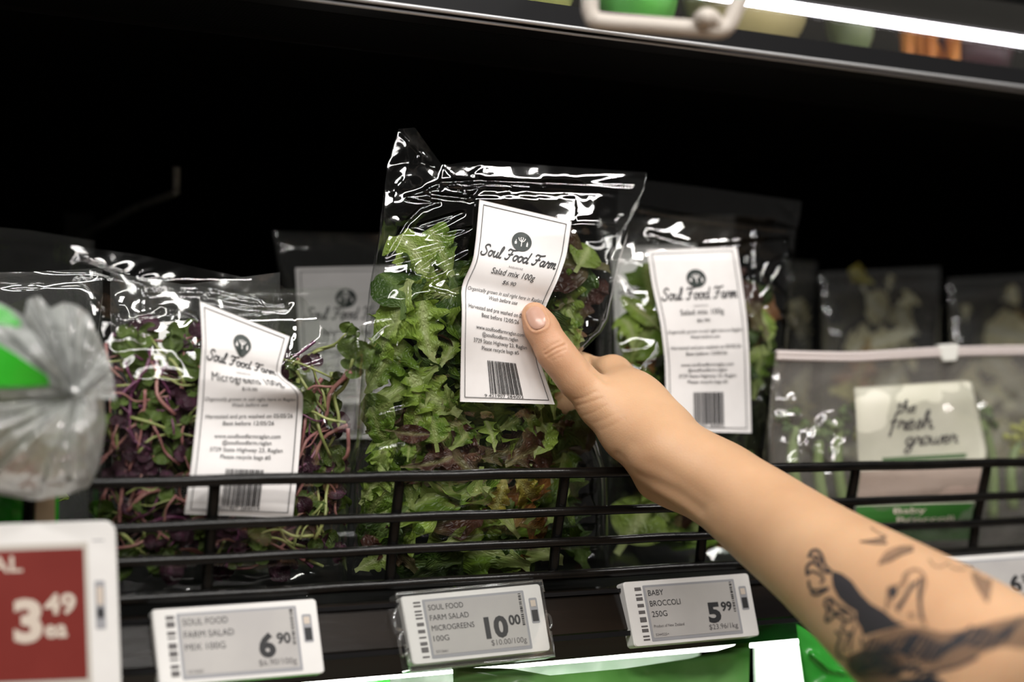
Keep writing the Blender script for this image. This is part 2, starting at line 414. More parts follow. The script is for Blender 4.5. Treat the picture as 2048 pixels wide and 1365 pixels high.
# lamp strip under the shelf that lights the packets below
lamp = thing('shelf_lamp', 'white light strip under the main shelf above the green packets', 'light', (0.4, 0.038, zb - 0.02))
box('housing', (XL, 0.024, zb - 0.018), (XR, 0.052, zb - 0.004), M['black'], lamp)
box('diffuser', (XL + 0.02, 0.027, zb - 0.021), (XR - 0.02, 0.049, zb - 0.018), emit('led_under_shelf', (1.0, 1.0, 0.98), 15), lamp)

# ---- wire fence of the shelf front
fence = thing('wire_fence', 'black wire fence along the front of the salad shelf', 'fence', (0.3, 0.0, zd))
wy = [(-0.013, 966, 0.0033), (-0.0065, 1056, 0.0029), (-0.001, 1126, 0.0029), (0.004, 1202, 0.0032)]
WZ = []
for Y, py, r in wy:
    z = zat(240, py, Y); WZ.append((Y, z, r))
    rng = random.Random(py)
    xs = np.linspace(XL, XR, 90)
    pts = [(x, Y + rng.uniform(-.0003, .0003), z + rng.uniform(-.0003, .0003)) for x in xs]
    tube('wire', catmull(pts, 260), r, M['wire'], fence, 10)
for px in (60, 430, 800, 1130, 1425, 1712, 1975, 2210, 2430):
    x0 = xat(px, 957, -0.0075)
    pts = [(x0, -0.0125 + 0.0055, WZ[0][1] + 0.001), (x0, -0.0125 + 0.0062, WZ[0][1] - 0.006), (x0, -0.001, WZ[1][1]), (x0, 0.0045, WZ[2][1]), (x0, 0.009, WZ[3][1] - 0.002)]
    tube('upright', catmull(pts, 16), 0.0033, M['wire'], fence, 8)

# ---- upper shelf: nose rail, honeycomb air outlet, glass guard
zu1, zu2 = zat(1500, 103, 0.0), zat(1500, 113, 0.002)
zu0 = zat(1500, 62, 0.0)
us = thing('upper_shelf', 'black upper shelf with rubber nose and honeycomb air outlet', 'shelf', (0.4, 0.2, zu1))
railprism('nose', [(0.0, zu1), (0.0, zu0), (0.02, zu0 + 0.001), (0.02, zu1)], M['bumper'], us)
tube('nose_trim', [(XL, -0.0006, zu1), (XR, -0.0006, zu1)], 0.0015, M['lip'], us, 8)
tube('nose_trim', [(XL, 0.003, zu2), (0.42, 0.003, zu2), (0.47, 0.003, zu2 + 0.0006), (XR, 0.003, zu2)], 0.0011, M['lip'], us, 8)
railprism('nose_underside', [(0.004, zu1), (0.03, zu1), (0.03, zu2 - 0.001), (0.005, zu2 - 0.0003)], M['bumper'], us)
hc = principled('honeycomb_black', (0.002, 0.002, 0.002), 0.6, spec=0.12)
b_ = hc.node_tree.nodes['Principled BSDF']
tc_ = N(hc, 'ShaderNodeTexCoord'); vo = N(hc, 'ShaderNodeTexVoronoi'); vo.inputs['Scale'].default_value = 420; vo.inputs['Randomness'].default_value = 0.15
L(hc, tc_.outputs['Object'], vo.inputs['Vector'])
bp_ = N(hc, 'ShaderNodeBump'); bp_.inputs['Distance'].default_value = 0.002; L(hc, vo.outputs['Distance'], bp_.inputs['Height']); L(hc, bp_.outputs[0], b_.inputs['Normal'])
box('air_outlet', (XL, 0.02, zu2 - 0.001), (XR, 0.088, zu2 + 0.006), hc, us)
railprism('outlet_trim', [(0.086, zu2 - 0.003), (0.089, zu2 - 0.003), (0.089, zu2 + 0.004), (0.086, zu2 + 0.004)], M['bumper'], us)
box('deck', (XL, 0.02, zu1 + 0.004), (XR, 0.455, zu1 + 0.014), M['cavity'], us)
guard = film('guard_glass', 0.04, 0.5, 0.05, milky=0.012, milk_col=(0.8, 0.75, 0.65), bump=0.02)
tag(box('glass_guard', (XL, 0.004, zu0 - .002), (XR, 0.008, zu0 + 0.05), guard), 'long clear glass guard along the upper shelf edge', 'glass panel')
# light strip above the upper shelf
zl = zat(1700, 30, 0.02)
l2 = thing('shelf_lamp', 'bright white light strip above the glass of the upper shelf', 'light', (0.5, 0.03, zl))
box('diffuser', (XL, 0.018, zl - 0.0026), (XR, 0.026, zl + 0.0026), M['led'], l2)
box('housing', (XL, 0.012, zl + 0.0028), (XR, 0.034, zl + 0.055), M['cavity'], l2)
# produce standing on the upper shelf behind the glass
def blob(name, c, r, mat, label, cat, group=None, parts=None, seed=0, amp=0.12):
    bm = bmesh.new(); bmesh.ops.create_icosphere(bm, subdivisions=4, radius=1)
    for v in bm.verts:
        n_ = noise.noise(v.co * 1.7 + Vector((seed, 0, 0))) * amp + noise.noise(v.co * 4 + Vector((seed, 5, 0))) * amp * .5
        v.co = Vector((v.co.x * r[0], v.co.y * r[1], v.co.z * r[2])) * (1 + n_)
    bm.verts.index_update()
    o = mesh(name, [v.co + Vector(c) for v in bm.verts], [[v.index for v in f.verts] for f in bm.faces], mat)
    bm.free(); return tag(o, label, cat, group)
zt = zu1 + 0.014
def prod(px, w, h, dep, name, mat, label, cat, seed, Y=0.045, amp=.12):
    x = xat(px, 50, Y)
    return blob(name, (x, Y + dep, zt + h), (w, dep, h), mat, label, cat, None, None, seed, amp)
prod(1000, .015, .045, .02, 'orange_pumpkin', noisy('pumpkin_skin', (.55, .22, .06), (.7, .35, .1), 9), 'orange pumpkin behind glass beside the green cabbage', 'pumpkin', 1)
prod(1115, .026, .045, .026, 'olive_pear', noisy('pear_skin', (.30, .32, .08), (.42, .40, .12), 12), 'olive green pear behind the upper glass', 'pear', 2, amp=.05)
prod(1310, .036, .05, .036, 'green_cabbage', noisy('cabbage_green', (.05, .34, .03), (.12, .50, .06), 14), 'bright green cabbage behind the glass under the wire hanger', 'cabbage', 3)
prod(1556, .049, .052, .04, 'yellow_melon', noisy('melon_skin', (.42, .36, .14), (.55, .47, .20), 10), 'dull yellow melon behind the upper glass', 'melon', 4, amp=.04)
prod(1735, .018, .05, .02, 'green_zucchini', noisy('zucchini_skin', (.09, .13, .04), (.16, .20, .08), 10), 'dark green marrow behind the upper glass', 'marrow', 5, amp=.06)
cg = noisy('carrot_skin', (.80, .24, .02), (.95, .36, .04), 20, 0.45)
principled('carrot_top', (.08, .25, .03), .5)
for k, (px, yc) in enumerate(((1814, .075), (1860, .075), (1906, .075), (1838, .098), (1886, .098))):
    x = xat(px, 60, yc); o = thing('carrot', 'orange carrot upright behind the upper glass', 'carrot', (x, yc, zt), 'carrots on the upper shelf')
    tube('root', catmull([(x, yc, zt), (x, yc, zt + .05), (x, yc, zt + .10)], 14), np.linspace(.0045, .0080, 14), cg, o, 12)
    for q in range(4):
        tube('leaf_stalk', catmull([(x, yc, zt + .098), (x + (q - 1.5) * .002, yc, zt + .12), (x + (q - 1.5) * .0034, yc + (q % 2 - .5) * .004, zt + .15)], 8), .0012, bpy.data.materials['carrot_top'], o, 6)
bt = noisy('beetroot_skin', (.045, .008, .015), (.09, .018, .03), 12, 0.4)
for k, px in enumerate((1992, 2215)):
    x = xat(px, 60, 0.07); o = thing('beetroot', 'dark purple beetroot behind the upper glass beside the carrots', 'beetroot', (x, .1, zt), 'beetroots on the upper shelf')
    pr = [(0.001, 0), (.012, .004), (.03, .02), (.036, .045), (.028, .07), (.012, .082), (.008, .1)]
    tube('root', [(x, .1, zt + z) for r, z in pr], [r for r, z in pr], bt, o, 20)
    for q in range(3): tube('leaf_stalk', catmull([(x, .1, zt + .095), (x + (q - 1) * .012, .1, zt + .12), (x + (q - 1) * .03, .1, zt + .15)], 8), .003, bt, o, 6)

# white coated wire hanger dangling in front of the upper shelf
dh = 0.70
pts = [P(x, y, dh) for x, y in ((1215, -240), (1190, -60), (1180, 5), (1184, 32), (1200, 42), (1300, 50), (1400, 58), (1440, 60), (1458, 48), (1475, 10), (1520, -90), (1570, -240))]
hg = thing('wire_hanger', 'white coated wire hanger loop in front of the upper shelf', 'hanger', P(1380, -240, dh))
hp = catmull(pts, 90)
tube('loop', hp, 0.0042, M['hanger'], hg, 12)
tube('hook_tip', catmull([P(1440, 56, dh), P(1425, 38, dh - .003), P(1412, 33, dh - .006), P(1402, 40, dh - .009)], 12), np.linspace(.004, .0045, 12), M['hanger'], hg, 12)
top = PY(1380, -300, -0.0)
tube('hanging_bar', catmull([pts[0], P(1380, -300, dh), pts[-1]], 16), 0.0042, M['hanger'], hg, 10)
tube('mount', catmull([P(1380, -300, dh), np.array([top[0], -0.05, top[2]]), np.array([top[0], 0.013, top[2] - .01])], 12), .004, M['hanger'], hg, 8)

# peg hook deep in the cabinet
hk = [P(225, 440, 1.16), P(275, 414, 1.10), P(345, 388, 1.03), P(352, 378, 1.025), P(353, 333, 1.02)]
hook = thing('peg_hook', 'grey steel peg hook with upturned tip above the microgreens', 'hook', hk[0])
back_ = np.array([hk[0][0] - .02, 0.46, hk[0][2] - .01])
tube('prong', np.vstack([[back_], catmull(hk, 30)]), 0.0030, noisy('hook_steel', (.34, .32, .30), (.55, .52, .50), 90, 0.45, metal=.2), hook, 10)
box('base_plate', (back_[0] - .012, .452, back_[2] - .02), (back_[0] + .012, .461, back_[2] + .02), M['black'], hook, .001)

# ================================================================== price tags
def quadS(c):
    """c: TL, TR, BR, BL world corners -> S(u,v,off)"""
    TL, TR, BR, BL = [np.asarray(p, float) for p in c]
    nrm = np.cross(TR - TL, BL - TL); nrm /= np.linalg.norm(nrm)
    if nrm @ (CAM - TL) < 0: nrm = -nrm
    def S(u, v, off=0.0):
        u = np.asarray(u, float)[..., None]; v = np.asarray(v, float)[..., None]
        return (TL * (1 - u) + TR * u) * (1 - v) + (BL * (1 - u) + BR * u) * v + nrm * off
    S.n = nrm; S.c = (TL, TR, BR, BL)
    return S
def rrect(x0, x1, y0, y1, r, n=6):
    pts = []
    for cx, cy, a0 in ((x1 - r, y0 + r, -90), (x1 - r, y1 - r, 0), (x0 + r, y1 - r, 90), (x0 + r, y0 + r, 180)):
        for k in range(n + 1):
            a = math.radians(a0 + 90 * k / n); pts.append((cx + r * math.cos(a), cy + r * math.sin(a)))
    return np.array(pts)
def slab(name, S, W, H, poly, z0, z1, mat, parent, bev=0.0):
    """solid plate: outline poly in tag units extruded from z0 (back) to z1 (front)"""
    n = len(poly); c = poly.mean(0); ins = poly + (c - poly) / np.linalg.norm(poly - c, axis=1)[:, None] * bev
    V = np.vstack([S(poly[:, 0] / W, poly[:, 1] / H, z0), S(poly[:, 0] / W, poly[:, 1] / H, z1 - bev * .001 if bev else z1), S(ins[:, 0] / W, ins[:, 1] / H, z1)])
    F = [tuple(range(n))]
    for k in (0, n): F += [(k + i, k + (i + 1) % n, k + n + (i + 1) % n, k + n + i) for i in range(n)]
    F.append(tuple(range(2 * n, 3 * n))[::-1])
    return mesh(name, V, F, mat, parent, smooth=False)
def price_tag(name, label, corners, W, H, lines, price, cents, per, code, code_mat='typegrey', holder=False, scr=None):
    S = quadS(corners); t = thing(name, label, 'price tag', S(0.5, 1.0, -0.004), 'shelf edge price tags')
    slab('case', S, W, H, rrect(0, W, 0, H, 2.2), -0.009, 0.0, M['white'], t, 0.7)
    sx0, sx1, sy0, sy1 = scr or (W * .145, W * .86, H * .09, H * .93)
    slab('screen_bezel', S, W, H, rrect(sx0 - .6, sx1 + .6, sy0 - .6, sy1 + .6, .8), -0.0005, 0.00015, M['bezel'], t)
    sc_ = slab('screen', S, W, H, rrect(sx0 + 1, sx1 - 1, sy0 + .9, sy1 - 1.6, .4), -0.0005, 0.0003, M['screen'], t)
    o_ = 0.0005
    y = sy0 + 6.4
    for ln, hh in lines:
        write(S, W, H, sc_, ln, sx0 + 2.4, y, hh, M['type'] if hh > 2 else M['typegrey'], align='l', bold=0.0, w=len(ln) * hh * (.72 if hh > 2 else .52), off=o_); y += hh * 1.82
    write(S, W, H, sc_, price, sx1 - 13.6, H * .72, 12.5, M['type'], align='r', bold=0.045, w=15.5 if len(price) > 1 else 9.5, off=o_)
    write(S, W, H, sc_, cents, sx1 - 12.6, H * .565, 6.0, M['type'], align='l', bold=0.03, w=8.0, off=o_)
    write(S, W, H, sc_, per, sx1 - 2.6, H * .84, 3.5, M['typegrey'], align='r', off=o_)
    write(S, W, H, sc_, code, sx0 + 2.6, H * .865, 1.7, M['typegrey'], align='l', off=o_)
    v, f = bars2d(W * .075, W * .125, H * .10, H * .92, len(label), 16, True)
    lay('side_barcode', v, f, S, W, H, M['typegrey'], t, 0.0002)
    v, f = bars2d(sx1 - 3.6, sx1 - 1.8, sy0 + 1.2, sy0 + 21, len(label) + 5, 24, True)
    lay('screen_barcode', v, f, S, W, H, M['type'], sc_, o_)
    slab('sensor_window', S, W, H, rrect(W * .895, W * .955, H * .20, H * .58, 1.0), -0.0005, 0.0001, M['bezel'], t)
    slab('sensor_led', S, W, H, rrect(W * .905, W * .942, H * .235, H * .33, .3), -0.0003, 0.0003, M['cream'], t)
    slab('sensor_chip', S, W, H, rrect(W * .903, W * .948, H * .38, H * .55, .3), -0.0003, 0.0002, M['type'], t)
    if holder:
        x0, x1, y0, y1 = -6, W + 1.5, -2.0, H + 4.0
        slab('clear_holder', S, W, H, rrect(-3, x1, y0, y1, 1.2), -0.0105, 0.0012, M['clear'], t, 0.8)
        def rim(poly, w, d): 
            p = np.array([S(np.array(x / W), np.array(y / H), d) for x, y in poly]); tube('holder_rim', p, w, M['clear'], t, 8)
        rim([(-3, 1), (-3, -1.8), (W + 1, -1.8), (W + 1.2, 5.5)], .0007, .0012)
        rim([(-3, H * .7), (-2.8, H + 3.6), (W + 1.3, H + 3.6), (W + 1.3, H * .72)], .0008, .0012)
        tube('holder_clip', catmull([S(np.array(x / W), np.array(y / H), z) for x, y, z in ((-1, H * .12, -.002), (-6, H * .25, 0), (-6.5, H * .45, .001), (-2.5, H * .5, 0), (-6, H * .62, .001), (-5.8, H * .85, 0), (-1, H * .8, -.001))], 40), .0008, M['clear'], t, 8)
        tube('holder_clip', catmull([S(np.array(x / W), np.array(y / H), z) for x, y, z in ((W + 1, H * .45, 0), (W + 3, H * .5, 0), (W + 3.2, H * .63, 0), (W + 1, H * .68, 0))], 16), .0008, M['clear'], t, 8)
    return t
YT, YBt = -0.006, -0.017
def tc(tl, tr, br, bl, yt=YT, yb=YBt): return [PY(*tl, yt), PY(*tr, yt), PY(*br, yb), PY(*bl, yb)]
W_, H_ = 92.0, 42.0
price_tag('price_tag', 'white price tag reading 6.90 for salad mix below the microgreens', tc((303, 1220), (632, 1198), (650, 1347), (319, 1374)), W_, H_,
          [('SOUL FOOD', 3.8), ('FARM SALAD', 3.8), ('MIX 100G', 3.8)], '6', '90', '$6.90/100g', '5313660')
price_tag('price_tag', 'white price tag reading 10.00 in a clear plastic holder', tc((801, 1194), (1080, 1168), (1102, 1302), (826, 1331)), W_, H_,
          [('SOUL FOOD', 3.5), ('FARM SALAD', 3.5), ('MICROGREENS', 3.5), ('100G', 3.5)], '10', '00', '$10.00/100g', '5313661', holder=True)
price_tag('price_tag', 'white price tag reading 5.99 for baby broccoli beside the forearm', tc((1246, 1165), (1497, 1147), (1520, 1272), (1270, 1295)), W_, H_,
          [('BABY', 3.8), ('BROCCOLI', 3.8), ('250G', 3.8), ('Product of New Zealand', 1.9)], '5', '99', '$23.96/1kg', '5344525+')
price_tag('price_tag', 'white price tag half hidden behind the tattooed forearm', tc((1868, 1117), (2096, 1101), (2118, 1208), (1890, 1228)), W_, H_,
          [('SAVANNA', 3.8), ('250G', 3.8)], '6', '50', '$26.00/1kg', '5344530', scr=(W_ * .08, W_ * .845, H_ * .11, H_ * .93))
# big red special tag, nearest the aisle, on its own clip arm
Sr = quadS([PY(-225, 1056, -.038), PY(232, 1041, -.038), PY(246, 1428, -.046), PY(-215, 1450, -.046)])
rt_ = thing('special_price_tag', 'large white framed red tag reading special 3.49 each', 'price tag', Sr(.5, 1., -.006))
Wr, Hr = 118.0, 96.0
slab('case', Sr, Wr, Hr, rrect(0, Wr, 0, Hr, 6.5, 10), -0.010, 0.0, M['white'], rt_, 1.0)
slab('screen_bezel', Sr, Wr, Hr, rrect(12, Wr - 16, 10.5, Hr - 15, 1), -0.0005, 0.0002, principled('cream_bezel', (.50, .46, .41), .5), rt_)
rs = slab('screen', Sr, Wr, Hr, rrect(14.5, Wr - 18.5, 13.5, Hr - 18, .6), -0.0005, 0.0004, M['red'], rt_)
write(Sr, Wr, Hr, rs, 'SPECIAL', 67, 24.0, 8, M['cream'], w=52, align='r', bold=.02, off=.0006)
write(Sr, Wr, Hr, rs, '3', 76.5, 58, 20, M['cream'], align='r', bold=.045, w=15, off=.0006)
write(Sr, Wr, Hr, rs, '49', 77.5, 45.5, 10, M['cream'], align='l', bold=.03, w=17, off=.0006)
write(Sr, Wr, Hr, rs, 'ea', 77.5, 57, 9, M['cream'], align='l', bold=.03, w=12, off=.0006)
slab('sensor_window', Sr, Wr, Hr, rrect(Wr - 13, Wr - 7.5, 30, 54, .8), -0.0005, 0.0002, M['bezel'], rt_)
slab('sensor_led', Sr, Wr, Hr, rrect(Wr - 12, Wr - 8.5, 33, 42, .5), -0.0003, 0.0004, M['cream'], rt_)
slab('sensor_chip', Sr, Wr, Hr, rrect(Wr - 12, Wr - 8.5, 43.5, 48.5, .4), -0.0003, 0.0004, M['type'], rt_)
slab('embossed_mark', Sr, Wr, Hr, rrect(Wr - 13.5, Wr - 7, 9.6, 10.2, .2), -0.0003, 0.0001, M['bezel'], rt_)
arm_ = Sr(np.array(.5), np.array(.5), -.009)
tube('clip_arm', [arm_, np.array([arm_[0], (arm_[1] - .004) / 2, (zr1 + zr2) / 2]), np.array([arm_[0], -.0040, (zr1 + zr2) / 2])], .004, M['black'], rt_, 8)
# ================================================================== bags
def coons(top, bottom, left, right, nu, nv):
    def samp(poly, n):
        poly = np.asarray(poly, float); s = np.r_[0, np.cumsum(np.hypot(*np.diff(poly, axis=0).T))]; s /= s[-1]
        t = np.linspace(0, 1, n); return np.stack([np.interp(t, s, poly[:, 0]), np.interp(t, s, poly[:, 1])], 1)
    T, B, Lf, R = samp(top, nu), samp(bottom, nu), samp(left, nv), samp(right, nv)
    u = np.linspace(0, 1, nu)[None, :, None]; v = np.linspace(0, 1, nv)[:, None, None]
    c = (1 - v) * T[None] + v * B[None] + (1 - u) * Lf[:, None] + u * R[:, None]
    c -= (1 - u) * (1 - v) * T[0] + u * (1 - v) * T[-1] + (1 - u) * v * B[0] + u * v * B[-1]
    return c[..., 0], c[..., 1]
def py_on(px, Y, z):                    # image row where the upright plane Y meets height z
    lo_, hi_ = 300., 3000.
    for _ in range(50):
        m_ = (lo_ + hi_) / 2
        if PY(px, m_, Y)[2] > z: lo_ = m_
        else: hi_ = m_
    return lo_
ZDK = zd - .0028
class Pouch:
    """a pillow bag: px outline, upright plane Y(py), half thickness B(py)"""
    def __init__(s, left, right, Y, B, thick=1.0):
        s.l = np.array(sorted(left, key=lambda p: p[1]), float); s.r = np.array(sorted(right, key=lambda p: p[1]), float)
        s.Y = np.array(Y, float); s.B = np.array(B, float); s.thick = thick
    def edges(s, py): return np.interp(py, s.l[:, 1], s.l[:, 0]), np.interp(py, s.r[:, 1], s.r[:, 0])
    lean = None
    def mid(s, px, py): return DY(px, py, np.interp(py, s.Y[:, 0], s.Y[:, 1]) - (s.lean(px, py) if s.lean else 0))
    def bulge(s, px, py):
        a, b = s.edges(py); t = np.clip((px - a) / (b - a + 1e-6), 0, 1)
        return np.interp(py, s.B[:, 0], s.B[:, 1]) * np.maximum(4 * t * (1 - t), 1e-6) ** 0.45
    def front(s, px, py): return s.mid(px, py) - s.bulge(px, py)
    squeeze = None
    def back(s, px, py): return s.mid(px, py) + s.bulge(px, py) * s.thick * (1 - s.squeeze(px, py) if s.squeeze else 1)
def ridged(px, py, sc, seed):
    out = np.empty(px.size)
    fx, fy = px.ravel() / sc, py.ravel() / sc
    for i in range(px.size):
        p = Vector((fx[i], fy[i], seed)); a = noise.noise(p); b = noise.noise(p * 2.3 + Vector((7, 3, 1)))
        out[i] = (1 - abs(a) * 2.2) * .65 + (1 - abs(b) * 2.2) * .35
    return out.reshape(px.shape)
def pouch_film(name, pc, top, bottom, left, right, mat, parent, nu=90, nv=110, crease=(), crump=0.0016, csc=75, seed=1, calm=None, both=True):
    px, py = coons(top, bottom, left, right, nu, nv)
    u = np.linspace(0, 1, nu)[None, :] * np.ones((nv, 1)); v = np.linspace(0, 1, nv)[:, None] * np.ones((1, nu))
    edge = np.clip(np.minimum.reduce([u, 1 - u, v, 1 - v]) * 14, 0, 1)
    def side(sgn, sd):
        d = pc.front(px, py) if sgn < 0 else pc.back(px, py)
        h = crump * (ridged(px, py, csc, sd) - .3)
        if calm is not None:
            h = h * (1 - .85 * calm(px, py))
        d = d + sgn * h * edge
        if sgn < 0:
            for poly, amp, w in crease:
                dist = seg_dist(px, py, poly); d = d - amp * np.exp(-(dist / w) ** 2) * edge
        return PV(px, py, d).reshape(-1, 3)
    V = side(-1, seed); F = grid_faces(nu, nv)
    if both:
        V = np.vstack([V, side(1, seed + 9)]); F += grid_faces(nu, nv, nu * nv, True)
    return mesh(name, V, F, mat, parent)
def rowmap(rows, depth, dpt=None):
    """rows: (v, Lx, Ly, Rx, Ry) -> surface map S(u, v, off) lying in front of depth(px,py)"""
    r = np.asarray(rows, float)
    def px_of(u, v):
        u = np.asarray(u, float); v = np.asarray(v, float)
        lx, ly = interp_rows(r[:, [0, 1, 2]], v); rx, ry = interp_rows(r[:, [0, 3, 4]], v)
        return lx + (rx - lx) * u, ly + (ry - ly) * u
    def S(u, v, off=0.0):
        x, y = px_of(u, v)
        d = depth(x, y)
        if dpt is not None: d = d - dpt(np.asarray(u, float), np.asarray(v, float))
        return PV(x, y, d - off)
    S.px = px_of
    return S
def label_sheet(name, S, mat, parent, off=0.0018, nu=34, nv=120, text=None):
    u, v = np.meshgrid(np.linspace(0, 1, nu), np.linspace(0, 1, nv))
    a = S(u, v, off).reshape(-1, 3); b = S(u, v, off - 0.00025).reshape(-1, 3)
    n = nu * nv; F = grid_faces(nu, nv) + grid_faces(nu, nv, n, True)
    rim = [i for i in range(nu)] + [j * nu + nu - 1 for j in range(1, nv)] + [(nv - 1) * nu + i for i in range(nu - 2, -1, -1)] + [j * nu for j in range(nv - 2, 0, -1)]
    F += [(rim[i], rim[(i + 1) % len(rim)], n + rim[(i + 1) % len(rim)], n + rim[i]) for i in range(len(rim))]
    return mesh(name, np.vstack([a, b]), F, mat, parent)
def disc2d(cx, cy, r, n=40, drop=0.0):
    a = np.linspace(0, 2 * math.pi, n, endpoint=False)
    k = 1 + drop * np.maximum(0, np.sin(a)) ** 6
    pts = np.stack([cx + r * np.cos(a) * (1 - drop * .3 * np.maximum(0, np.sin(a))), cy + r * np.sin(a) * k], 1)
    V = np.vstack([[[cx, cy]], pts]); F = [(0, 1 + i, 1 + (i + 1) % n) for i in range(n)]
    return V, F
def farm_label(S, parent, product, price, digits, off=0.0018, micro=False):
    W, H = 50.0, 108.0
    lb = label_sheet('paper_label', S, M['paper'], parent, off)
    S2 = lambda u, v, o: S(u, v, off + 0.00025 + o)
    v, f = frame2d(2.4, W - 2.4, 3.2, H - 3.4, .35); lay('label_border', v, f, S2, W, H, M['type'], lb)
    v, f = disc2d(W / 2, H * (.145 if micro else .175), 5.4, drop=.45 if micro else 0); lg = lay('round_logo', v, f, S2, W, H, principled('logo_green_black', (.022, .032, .028), .5) if 'logo_green_black' not in bpy.data.materials else bpy.data.materials['logo_green_black'], lb)
    V, F, n = [], [], 0
    c = (W / 2, H * (.145 if micro else .175))
    for st, w in (([(0, 2.6), (0, -1)], .55), ([(0, 0), (-1.3, -.8), (-1.9, -2.2)], .5), ([(0, 0), (1.3, -.8), (1.9, -2.2)], .5), ([(0, -.5), (-.7, -1.8), (-.4, -2.6)], .45), ([(0, -.5), (.7, -1.8), (.4, -2.6)], .45),
                  ([(-3.1, -.9), (-3.1, .2)], .35), ([(-3.1, .2), (-3.2, 1), (-3.1, 1.7)], 1.2), ([(3.1, -.6), (3.1, .2)], .4), ([(3.1, .1), (3.1, 1.0), (3.1, 2.2)], .9)):
        vv, ff = ribbon2d(np.array(st) + np.array(c), w); V.append(vv); F += [tuple(i + n for i in q) for q in ff]; n += len(vv)
    lay('logo_vegetables', np.vstack(V), F, lambda u, v, o: S2(u, v, o + .0003), W, H, M['paper'], lg)
    script_write(S2, W, H, lb, 'Soul Food Farm', W / 2, H * .285, 43, 6.6, M['type'], .125)
    write(S2, W, H, lb, 'RAGLAN NZ', W / 2, H * .325, 1.0, M['typegrey'], w=8)
    if micro: write(S2, W, H, lb, product, W / 2, H * .37, 4.0, M['type'], w=37)
    else: write(S2, W, H, lb, product, W / 2, H * .368, 3.3, M['type'], w=25, shear=.08)
    write(S2, W, H, lb, price, W / 2, H * .408, 2.0, M['type'], w=7.5, shear=.1)
    for s, y, w in (('Organically grown in soil right here in Raglan', .462, 43), ('Wash before use', .491, 17)):
        write(S2, W, H, lb, s, W / 2, H * y, 2.0, M['type'], w=w, shear=.2)
    for s, y, w in (('Harvested and pre washed on 05/05/26', .545, 41), ('Best before 12/05/26', .577, 24), ('www.soulfoodfarmraglan.com', .635, 31),
                    ('@soulfoodfarm.raglan', .664, 23), ('3729 State Highway 23, Raglan', .696, 34), ('Please recycle bags #5', .728, 23.5)):
        write(S2, W, H, lb, s, W / 2, H * y, 2.1, M['type'], w=w)
    v, f = bars2d(W * .33, W * .68, H * .775, H * .945, 11, 36); lay('barcode', v, f, S2, W, H, M['type'], lb)
    write(S2, W, H, lb, digits, W * .475, H * .962, 1.7, M['type'], w=W * .42)
    return lb

# ------------------------------------------------------------------ leaves
G = dict(
    green=leafmat('leaf_green', (.095, .185, .020), (.38, .46, .15)),
    light=leafmat('leaf_light_green', (.21, .33, .055), (.50, .57, .24)),
    dark=leafmat('leaf_dark_green', (.026, .066, .011), (.15, .23, .06)),
    red=leafmat('leaf_red', (.040, .010, .012), (.22, .20, .09)),
    yellow=leafmat('leaf_yellow', (.26, .24, .035), (.45, .42, .14)),
    amber=leafmat('leaf_amber', (.17, .07, .02), (.34, .25, .09)),
    micro_green=leafmat('microgreen_leaf', (.08, .14, .028), (.18, .26, .07), rough=.35),
    micro_purple=leafmat('microgreen_purple', (.045, .012, .035), (.13, .04, .08), rough=.35),
    pale=leafmat('leaf_pale', (.42, .42, .26), (.6, .58, .45)),
)
def leaf_mesh(name, seed, kind):
    rng = random.Random(seed); nu, nv = 15, 34
    ph = [rng.uniform(0, 6.28) for _ in range(8)]; bend = rng.uniform(-.12, .9); tw = rng.uniform(-.6, .6); sway = rng.uniform(-.12, .12)
    lob = rng.choice((2.4, 3, 3.7, 4.4)); V, UV = [], []
    for j in range(nv):
        t = j / (nv - 1)
        if kind == 'smooth': w = .035 + .26 * max(0, math.sin(math.pi * min(1, max(0, (t - .22) / .80)) ** .85)) ** .8
        else: w = .045 + .33 * max(0, (t - .12) / .88) ** .8 * (1 - max(0, (t - .72) / .28) ** 2.2 * .8)
        for i in range(nu):
            s = -1 + 2 * i / (nu - 1); a = abs(s); sd = 0 if s < 0 else 1
            e = 1.0
            if kind == 'frilly':
                saw = ((t + .11 * noise.noise(Vector((t * 5, seed * 3.1, sd * 4)))) * lob + ph[sd] / 6.28) % 1.0
                e = 1 - .36 * (1 - saw) ** 1.7 * min(1, t * 2.2) + .20 * noise.noise(Vector((t * 15, sd * 9 + seed, 0)))
                e += .10 * noise.noise(Vector((t * 27, seed * 2.3, sd * 5)))
            elif kind == 'oak':
                e = .62 + .42 * math.cos(2 * math.pi * t * lob + ph[sd]) ** 1 * min(1, t * 2)
            x = s * w * (1 + (e - 1) * a ** 1.2)
            z = .30 * a * w + (.13 if kind == 'frilly' else .05) * a ** 2.2 * math.sin(2 * math.pi * (t + .08 * noise.noise(Vector((t * 4, seed, sd * 3)))) * (lob + .5) + ph[4 + sd]) * min(1, 2 * t)
            z += (.055 * a ** 3 * noise.noise(Vector((t * 14, seed * 1.7 + sd * 6, a)))) if kind == 'frilly' else 0
            z += .03 * noise.noise(Vector((x * 6 + seed, t * 6, 3)))
            # twist and bend along the length
            c_, s_ = math.cos(tw * t), math.sin(tw * t); x, z = x * c_ - z * s_, x * s_ + z * c_
            an = bend * t; y = t if abs(bend) < .02 else math.sin(an) / bend; zz = 0 if abs(bend) < .02 else (1 - math.cos(an)) / bend
            V.append((x + sway * math.sin(math.pi * t), y - z * math.sin(an), -zz + z * math.cos(an)))
            UV.append((.5 + s * .5, t))
    me_o = mesh(name, V, grid_faces(nu, nv), M['paper'], None, True, UV)
    me = me_o.data; bpy.data.objects.remove(me_o); return me
LM = {}
